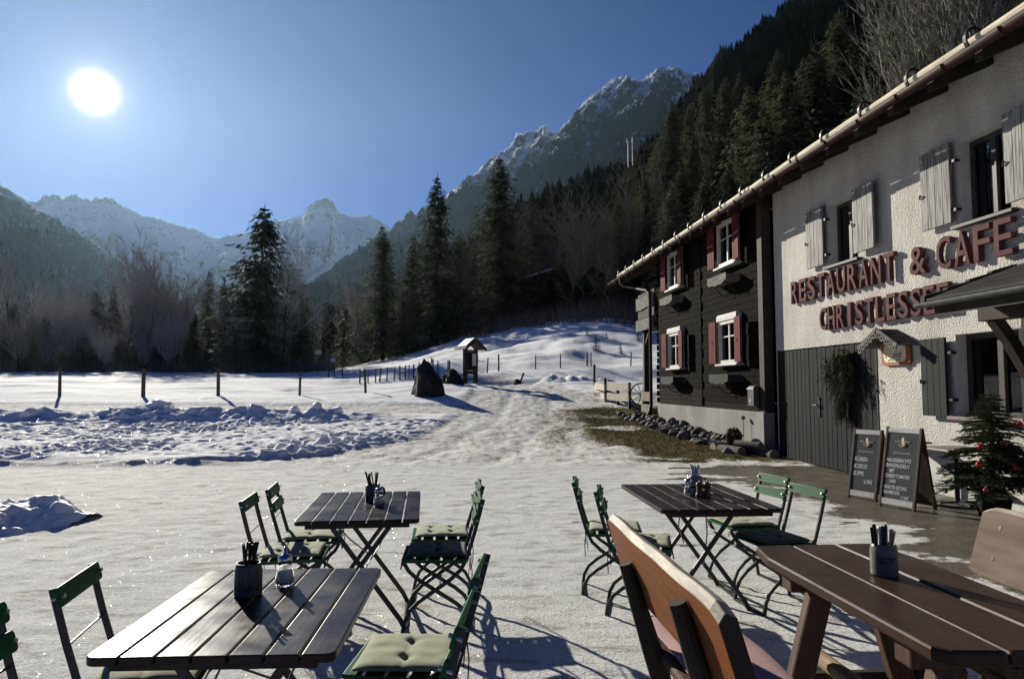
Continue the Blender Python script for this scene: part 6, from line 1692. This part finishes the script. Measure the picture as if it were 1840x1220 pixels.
def cutlery(x, y, z, n, label, grp, seed, mat=None, spread=.035, hh=.125, h=.20):
    rn = random.Random(seed)
    for i in range(n):
        a = rn.random() * 6.28; b0 = Vector((x + rn.uniform(-.02, .02), y + rn.uniform(-.02, .02), z + .022)); tp = Vector((x + math.cos(a) * spread * rn.uniform(.5, 1.15), y + math.sin(a) * spread * rn.uniform(.5, 1.15), z + h * rn.uniform(.94, 1.06)))
        d = tp - b0; q = MB(); sd = Vector((math.sin(a), -math.cos(a), 0)); q.sweep([b0 + d * .5, b0 + d * .75, tp], .011, .006, sd); q.mi = 1; q.sweep([b0, b0 + d * .5], .004, .008, sd)
        o = q.build('cutlery_handle', [mat or M_CUTLH, M_CHROME], None, bevel=.002); tag(o, label, 'cutlery', grp)
def sugar(x, y, z, label, sc=1.0):
    t = thing('sugar_shaker', label, 'sugar shaker', (x, y, z)); s_ = sc
    q = MB(); q.smooth = True; q.lathe([(.030 * s_, 0), (.034 * s_, .006 * s_), (.037 * s_, .03 * s_), (.034 * s_, .05 * s_), (.027 * s_, .078 * s_), (.026 * s_, .098 * s_), (.022 * s_, .098 * s_), (.023 * s_, .078 * s_), (.030 * s_, .05 * s_), (.033 * s_, .03 * s_), (.029 * s_, .008 * s_)], 48, rib=.03, nrib=16); q.build('glass_jar', M_SUGARG, t)
    q = MB(); q.smooth = True; q.lathe([(.026 * s_, .009 * s_), (.0325 * s_, .03 * s_), (.0295 * s_, .05 * s_), (.026 * s_, .06 * s_), (.004, .066 * s_)], 24); q.build('sugar', M_SUGAR, t)
    q = MB(); q.smooth = True; q.lathe([(.0275 * s_, .095 * s_), (.0285 * s_, .10 * s_), (.0275 * s_, .116 * s_), (.012 * s_, .124 * s_), (.006 * s_, .128 * s_), (.0055 * s_, .152 * s_), (.004 * s_, .153 * s_)], 24); q.build('lid', M_CHROME, t)
def onz(u, v, z): r_ = ray(u, v); k = (z - EYE) / r_[2]; return r_[0] * k, r_[1] * k
ZT = .7455
x, y = onz(442, 1072, ZT); mug(x, y + .02, ZT, 'dark stoneware mug of cutlery on the nearest table', M_STONEWARE, 1.0, R(-70))
cutlery(x, y + .02, ZT, 11, 'black handled cutlery standing in the mug on the nearest table', 'cutlery in the mug on the nearest table', 1)
x, y = onz(510, 1052, ZT); sugar(x, y + .01, ZT, 'ribbed glass sugar shaker on the nearest table', 1.0)
x, y = onz(668, 902, ZT); mug(x, y + .02, ZT, 'dark stoneware mug of cutlery on the middle table', M_STONEWARE, .95, R(10))
cutlery(x, y + .02, ZT, 9, 'black handled cutlery standing in the mug on the middle table', 'cutlery in the mug on the middle table', 2, None, .05)
x, y = onz(677, 908, ZT); sugar(x + .02, y - .03, ZT, 'ribbed glass sugar shaker on the middle table')
x, y = onz(1252, 884, ZT); mug(x, y + .03, ZT, 'grey stoneware mug of cutlery on the pepper mill table', mk('mid_stoneware', (.20, .195, .185), (.16, .155, .15), 4, .4), 1.0, R(-20))
cutlery(x, y + .03, ZT, 9, 'steel cutlery standing in the mug on the pepper mill table', 'cutlery in the mug on the pepper mill table', 3, M_CHROME, .045)
q = MB(); q.box((0, 0, .06), (.045, .012, .12)); q.box((.004, .014, .055), (.04, .01, .11)); o = q.build('paper_napkins', M_NAP, None, bevel=.002); o.location = (x - .012, y + .02, ZT + .075); tag(o, 'folded white napkins in the mug on the pepper mill table', 'napkins')
x, y = onz(1238, 888, ZT); sugar(x - .005, y - .01, ZT, 'ribbed glass sugar shaker on the pepper mill table', .95)
for u, v, lb in ((1257, 893, 'left one of two turned wooden pepper mills'), (1271, 893.5, 'right one of two turned wooden pepper mills')):
    x, y = onz(u, v, ZT); t = thing('pepper_mill', lb, 'pepper mill', (x, y, ZT)); q = MB(); q.smooth = True
    q.lathe([(.026, 0), (.028, .004), (.028, .022), (.023, .028), (.021, .034), (.018, .055), (.020, .066), (.023, .072)], 24); q.build('base', M_MILL, t)
    q = MB(); q.smooth = True; q.lathe([(.021, .073), (.024, .082), (.025, .09), (.021, .104), (.010, .109)], 24); q.build('head', M_MILL, t)
    q = MB(); q.smooth = True; q.lathe([(.005, .109), (.006, .115), (.003, .121)], 12); q.build('knob', M_CHROME, t)
t = thing('mustard_jar', 'small pale jar between the sugar shaker and the pepper mills', 'jar', (*onz(1247, 890, ZT), ZT)); q = MB(); q.smooth = True; q.lathe([(.024, 0), (.026, .006), (.026, .05), (.022, .056)], 20); q.build('body', mk('pale_jar', (.34, .31, .24), (.28, .25, .2), 5, .3), t); q = MB(); q.lathe([(.023, .0565), (.024, .072), (.02, .073)], 20); q.build('lid', M_CUTLH, t)

# ---- rustic picnic table and its two benches
M_BENCHB = plank_paint('orange_varnish', (.22, .080, .024), (.145, .048, .015), (.34, .20, .10), .5, .66)
M_EDGE = mk('bare_live_edge', (.40, .36, .29), (.17, .135, .105), 5, .6, bmp=.5, bscale=12, stretch=(6, 1, 6), bdist=.006, lo=.38, hi=.66)
M_BROWNW = mk('reddish_brown_timber', (.10, .055, .038), (.05, .028, .02), 3, .6, bmp=.4, bscale=10, stretch=(6, 6, 1), bdist=.006)
M_RAWW = mk('rubbed_board', (.165, .122, .10), (.105, .077, .064), 3, .7, spec=.05, bmp=.3, bscale=9, stretch=(6, 1, 6), bdist=.003)
TZ = .755
t = thing('picnic_table', 'heavy brown three plank picnic table at the lower right', 'table', (1.57, 2.90, 0), R(3.5))
q = MB(); xs = [-.335, -.115, .115, .325]
y0, y1 = -.70, .74
q.prism([(xs[0] + .012, y0 + .05), (xs[0] + .05, y0 + .0), (xs[1] - .004, y0 - .015), (xs[1] - .004, y1), (xs[0] + .03, y1 - .02), (xs[0] - .01, y1 - .25)], TZ - .05, TZ, 'z'); q.prism([(xs[1] + .004, y0 - .012), (xs[2] - .004, y0 + .005), (xs[2] - .004, y1 + .004), (xs[1] + .004, y1 - .003)], TZ - .05, TZ - .0015, 'z'); q.prism([(xs[2] + .004, y0 + .01), (xs[3], y0 + .0), (xs[3] + .02, y1 - .3), (xs[3] - .02, y1 - .004), (xs[2] + .004, y1)], TZ - .05, TZ + .001, 'z')
q.build('tabletop', M_PICNIC, t, bevel=.012)
for yy in (.42, -.45):
    q = MB(); q.span(-.29, .28, yy - .05, yy + .05, TZ - .135, TZ - .051); q.build('cleat', M_BROWNW, t, bevel=.01)
    for sg in (-1, 1): q = MB(); q.sweep([(sg * .13, yy, TZ - .13), (sg * .30, yy, 0)], .105, .07, (0, 1, 0)); q.build('leg', M_BROWNW, t, bevel=.012)
    q = MB(); q.span(-.22, .22, yy + .036, yy + .085, .13, .23); q.build('crossbeam', M_DARKW, t, bevel=.008)
q = MB(); q.tube([(-.10, .62, .285), (-.09, .3, .28), (-.085, 0, .285), (-.08, -.68, .28)], [.036, .038, .036, .037], 12); q.build('stretcher', mk('peeled_log', (.36, .27, .16), (.17, .12, .075), 4, .7, bmp=.5, bscale=10, stretch=(6, 1, 6)), t)
x, y = onz(1596, 1036, TZ); mug(x, y + .03, TZ + .001, 'pale stoneware mug with dark print on the picnic table', M_STONEWL, 1.05, R(80), [('Zum Peter', .072, .020, .95, .35), ('HERATZ', .056, .016, 1.1, .15)])
cutlery(x - .022, y + .03, TZ, 9, 'black handled cutlery standing in the pale mug on the picnic table', 'black cutlery in the pale mug', 5, None, .030, .13, .205)
cutlery(x + .028, y + .035, TZ, 4, 'grey cutlery leaning right in the pale mug on the picnic table', 'grey cutlery in the pale mug', 6, M_CHROME, .030, .13, .19)
q = MB(); q.box((0, 0, .085), (.04, .02, .17)); o = q.build('paper_napkins', M_NAP, None, bevel=.003); o.location = (x + .004, y + .045, TZ + .03); tag(o, 'folded white napkins in the pale mug on the picnic table', 'napkins')

def bench(x, y, rz, label, back_mat, edge, posts, cushion_gap, zt=.96, L=1.40, side=1, holes=False, z_off=0):
    """local: +x is the way a sitter looks (side=1), y along the bench"""
    t = thing('rustic_bench', label, 'bench', (x, y, 0), rz)
    q = MB(); n = 26; top, bot = [], []; rn = random.Random(int(L * 100) + side)
    lean = R(17); up_ = Vector((-side * math.sin(lean), 0, math.cos(lean))); nn = Vector((side * math.cos(lean), 0, math.sin(lean)))
    b0 = Vector((-side * .0, 0, zt - .33)); th = .055; vs = []
    prof = []
    for k in range(n + 1):
        f_ = k / n; yy = -L / 2 + L * f_; wz = .005 * math.sin(f_ * 6.0 + 1) + .003 * math.sin(f_ * 17)
        end = max(0, (.06 - min(f_, 1 - f_)) / .06)
        prof.append((yy, .335 + wz - .022 * end ** 2, .008 * math.sin(f_ * 5) + .014 * end ** 2))
    for d in (0, th * .5, th):
        e_ = .022 if d != th * .5 else 0
        for yy, zt_, zb_ in prof: vs.append(b0 + up_ * (zt_ - e_) + nn * d + Vector((0, yy, 0)))
        for yy, zt_, zb_ in prof: vs.append(b0 + up_ * zb_ + nn * d + Vector((0, yy, 0)))
    m = n + 1
    fs, mi = [], []
    for k in range(n):
        fs.append((k, k + 1, m + k + 1, m + k)); mi.append(0); fs.append((4 * m + k, 5 * m + k, 5 * m + k + 1, 4 * m + k + 1)); mi.append(0)
        for a in (0, 2): fs.append((a * m + k, (a + 2) * m + k, (a + 2) * m + k + 1, a * m + k + 1)); mi.append(1); fs.append(((a + 1) * m + k, (a + 1) * m + k + 1, (a + 3) * m + k + 1, (a + 3) * m + k)); mi.append(0)
    for k in (0, n):
        for a in (0, 2): fs.append((a * m + k, (a + 1) * m + k, (a + 3) * m + k, (a + 2) * m + k)); mi.append(2)
    q.add(vs, fs); q.m = mi; bo = q.build('backrest', [back_mat, edge, M_DARKW], t, bevel=.004)
    if holes:
        q = MB()
        for yy in (-L * .30, L * .40):
            for zz in (.09, .24): c_ = b0 + up_ * zz + nn * (th + .001) + Vector((0, yy, 0)); q.tube([c_ - nn * .002, c_ + nn * .001], .011, 10)
        q.build('screw', M_IRON, bo)
    for yy, z1 in posts:
        q = MB(); pts = []; zb = zt - .33
        for z in (0.0, .45, zb, z1):
            c_ = b0 + up_ * ((z - zb) / math.cos(lean)) - nn * (.030 + .022 * max(0, (z - zb) / (z1 - zb)) ** 2 * .0) + Vector((0, yy, 0)); pts.append(c_)
        q.tube(pts, [.044, .042, .036, .028], 10); q.build('post', M_DARKW, t)
    q = MB(); sx0, sx1 = side * .05, side * .47; q.span(sx0, sx1, -L / 2, L / 2, .415, .46); q.build('seat', M_BROWNW, t, bevel=.012)
    for yy in (-L * .36, L * .36):
        for xx in (.12, .40): q = MB(); q.tube([(side * xx, yy, .414), (side * (xx + (.06 if xx > .2 else -.04)), yy * 1.06, 0)], .040, 10); q.build('leg', M_DARKW, t)
    return t
BZ = R(4)
bench(.585, 2.66, BZ, 'rustic bench with an orange varnished back board, seen from behind', M_BENCHB, M_EDGE, [(.36, .82), (-.44, .90)], 0, .965, 1.46, 1)
bench(2.31, 2.83, R(1), 'rustic bench with a rubbed pinkish back board beyond the picnic table', M_RAWW, M_EDGE, [(.36, .80), (-.42, .85)], 0, .965, 1.44, -1, True)
# striped seat pad
def stripes():
    m, nt, b, _ = nmat('pink_striped_cloth'); cs = coords(nt)
    w_ = N(nt, 'ShaderNodeTexWave', i_Scale=34, i_Distortion=.6, i_Detail=2, bands_direction='Y'); nt.links.new(cs, w_.inputs['Vector'])
    n = noise(nt, coords(nt, (3, 40, 1)), 4, 5)
    col = mixc(nt, w_.outputs['Fac'], (.50, .34, .33), (.26, .115, .12)); col = mixc(nt, ramp(nt, n, [(.35, 0.0), (.7, .5)]), col, (.55, .44, .42))
    nt.links.new(col, b.inputs['Base Color']); b.inputs['Roughness'].default_value = .95; b.inputs['Specular IOR Level'].default_value = .1
    bump(nt, b, math_(nt, 'ADD', w_.outputs['Fac'], noise(nt, cs, 90, 3)), .4, .004); return m
q = MB(); q.smooth = True; nx_, ny_ = 14, 60; vs = []
for sgn in (1, -1):
    for j in range(ny_ + 1):
        for i in range(nx_ + 1):
            u, v = i / nx_ * 2 - 1, j / ny_ * 2 - 1; e = max(0, (1 - abs(u) ** 6) * (1 - abs(v) ** 14)); x, y = u * .19, v * .645
            vs.append((x + .006 * math.sin(y * 9), y, sgn * .016 * e ** .5 + (.003 * math.sin(y * 14 + x * 6) * e if sgn > 0 else 0)))
N1 = (nx_ + 1) * (ny_ + 1); fs = []
for j in range(ny_):
    for i in range(nx_): a = j * (nx_ + 1) + i; fs += [(a, a + 1, a + nx_ + 2, a + nx_ + 1), (N1 + a, N1 + a + nx_ + 1, N1 + a + nx_ + 2, N1 + a + 1)]
q.add(vs, fs); o = q.build('bench_cushion', stripes(), None)
o.location = (.585 + .262, 2.74, .477); o.rotation_euler = (0, 0, BZ); tag(o, 'long pink striped seat pad on the orange backed bench', 'cushion')
bpy.data.scenes.remove(TMP)
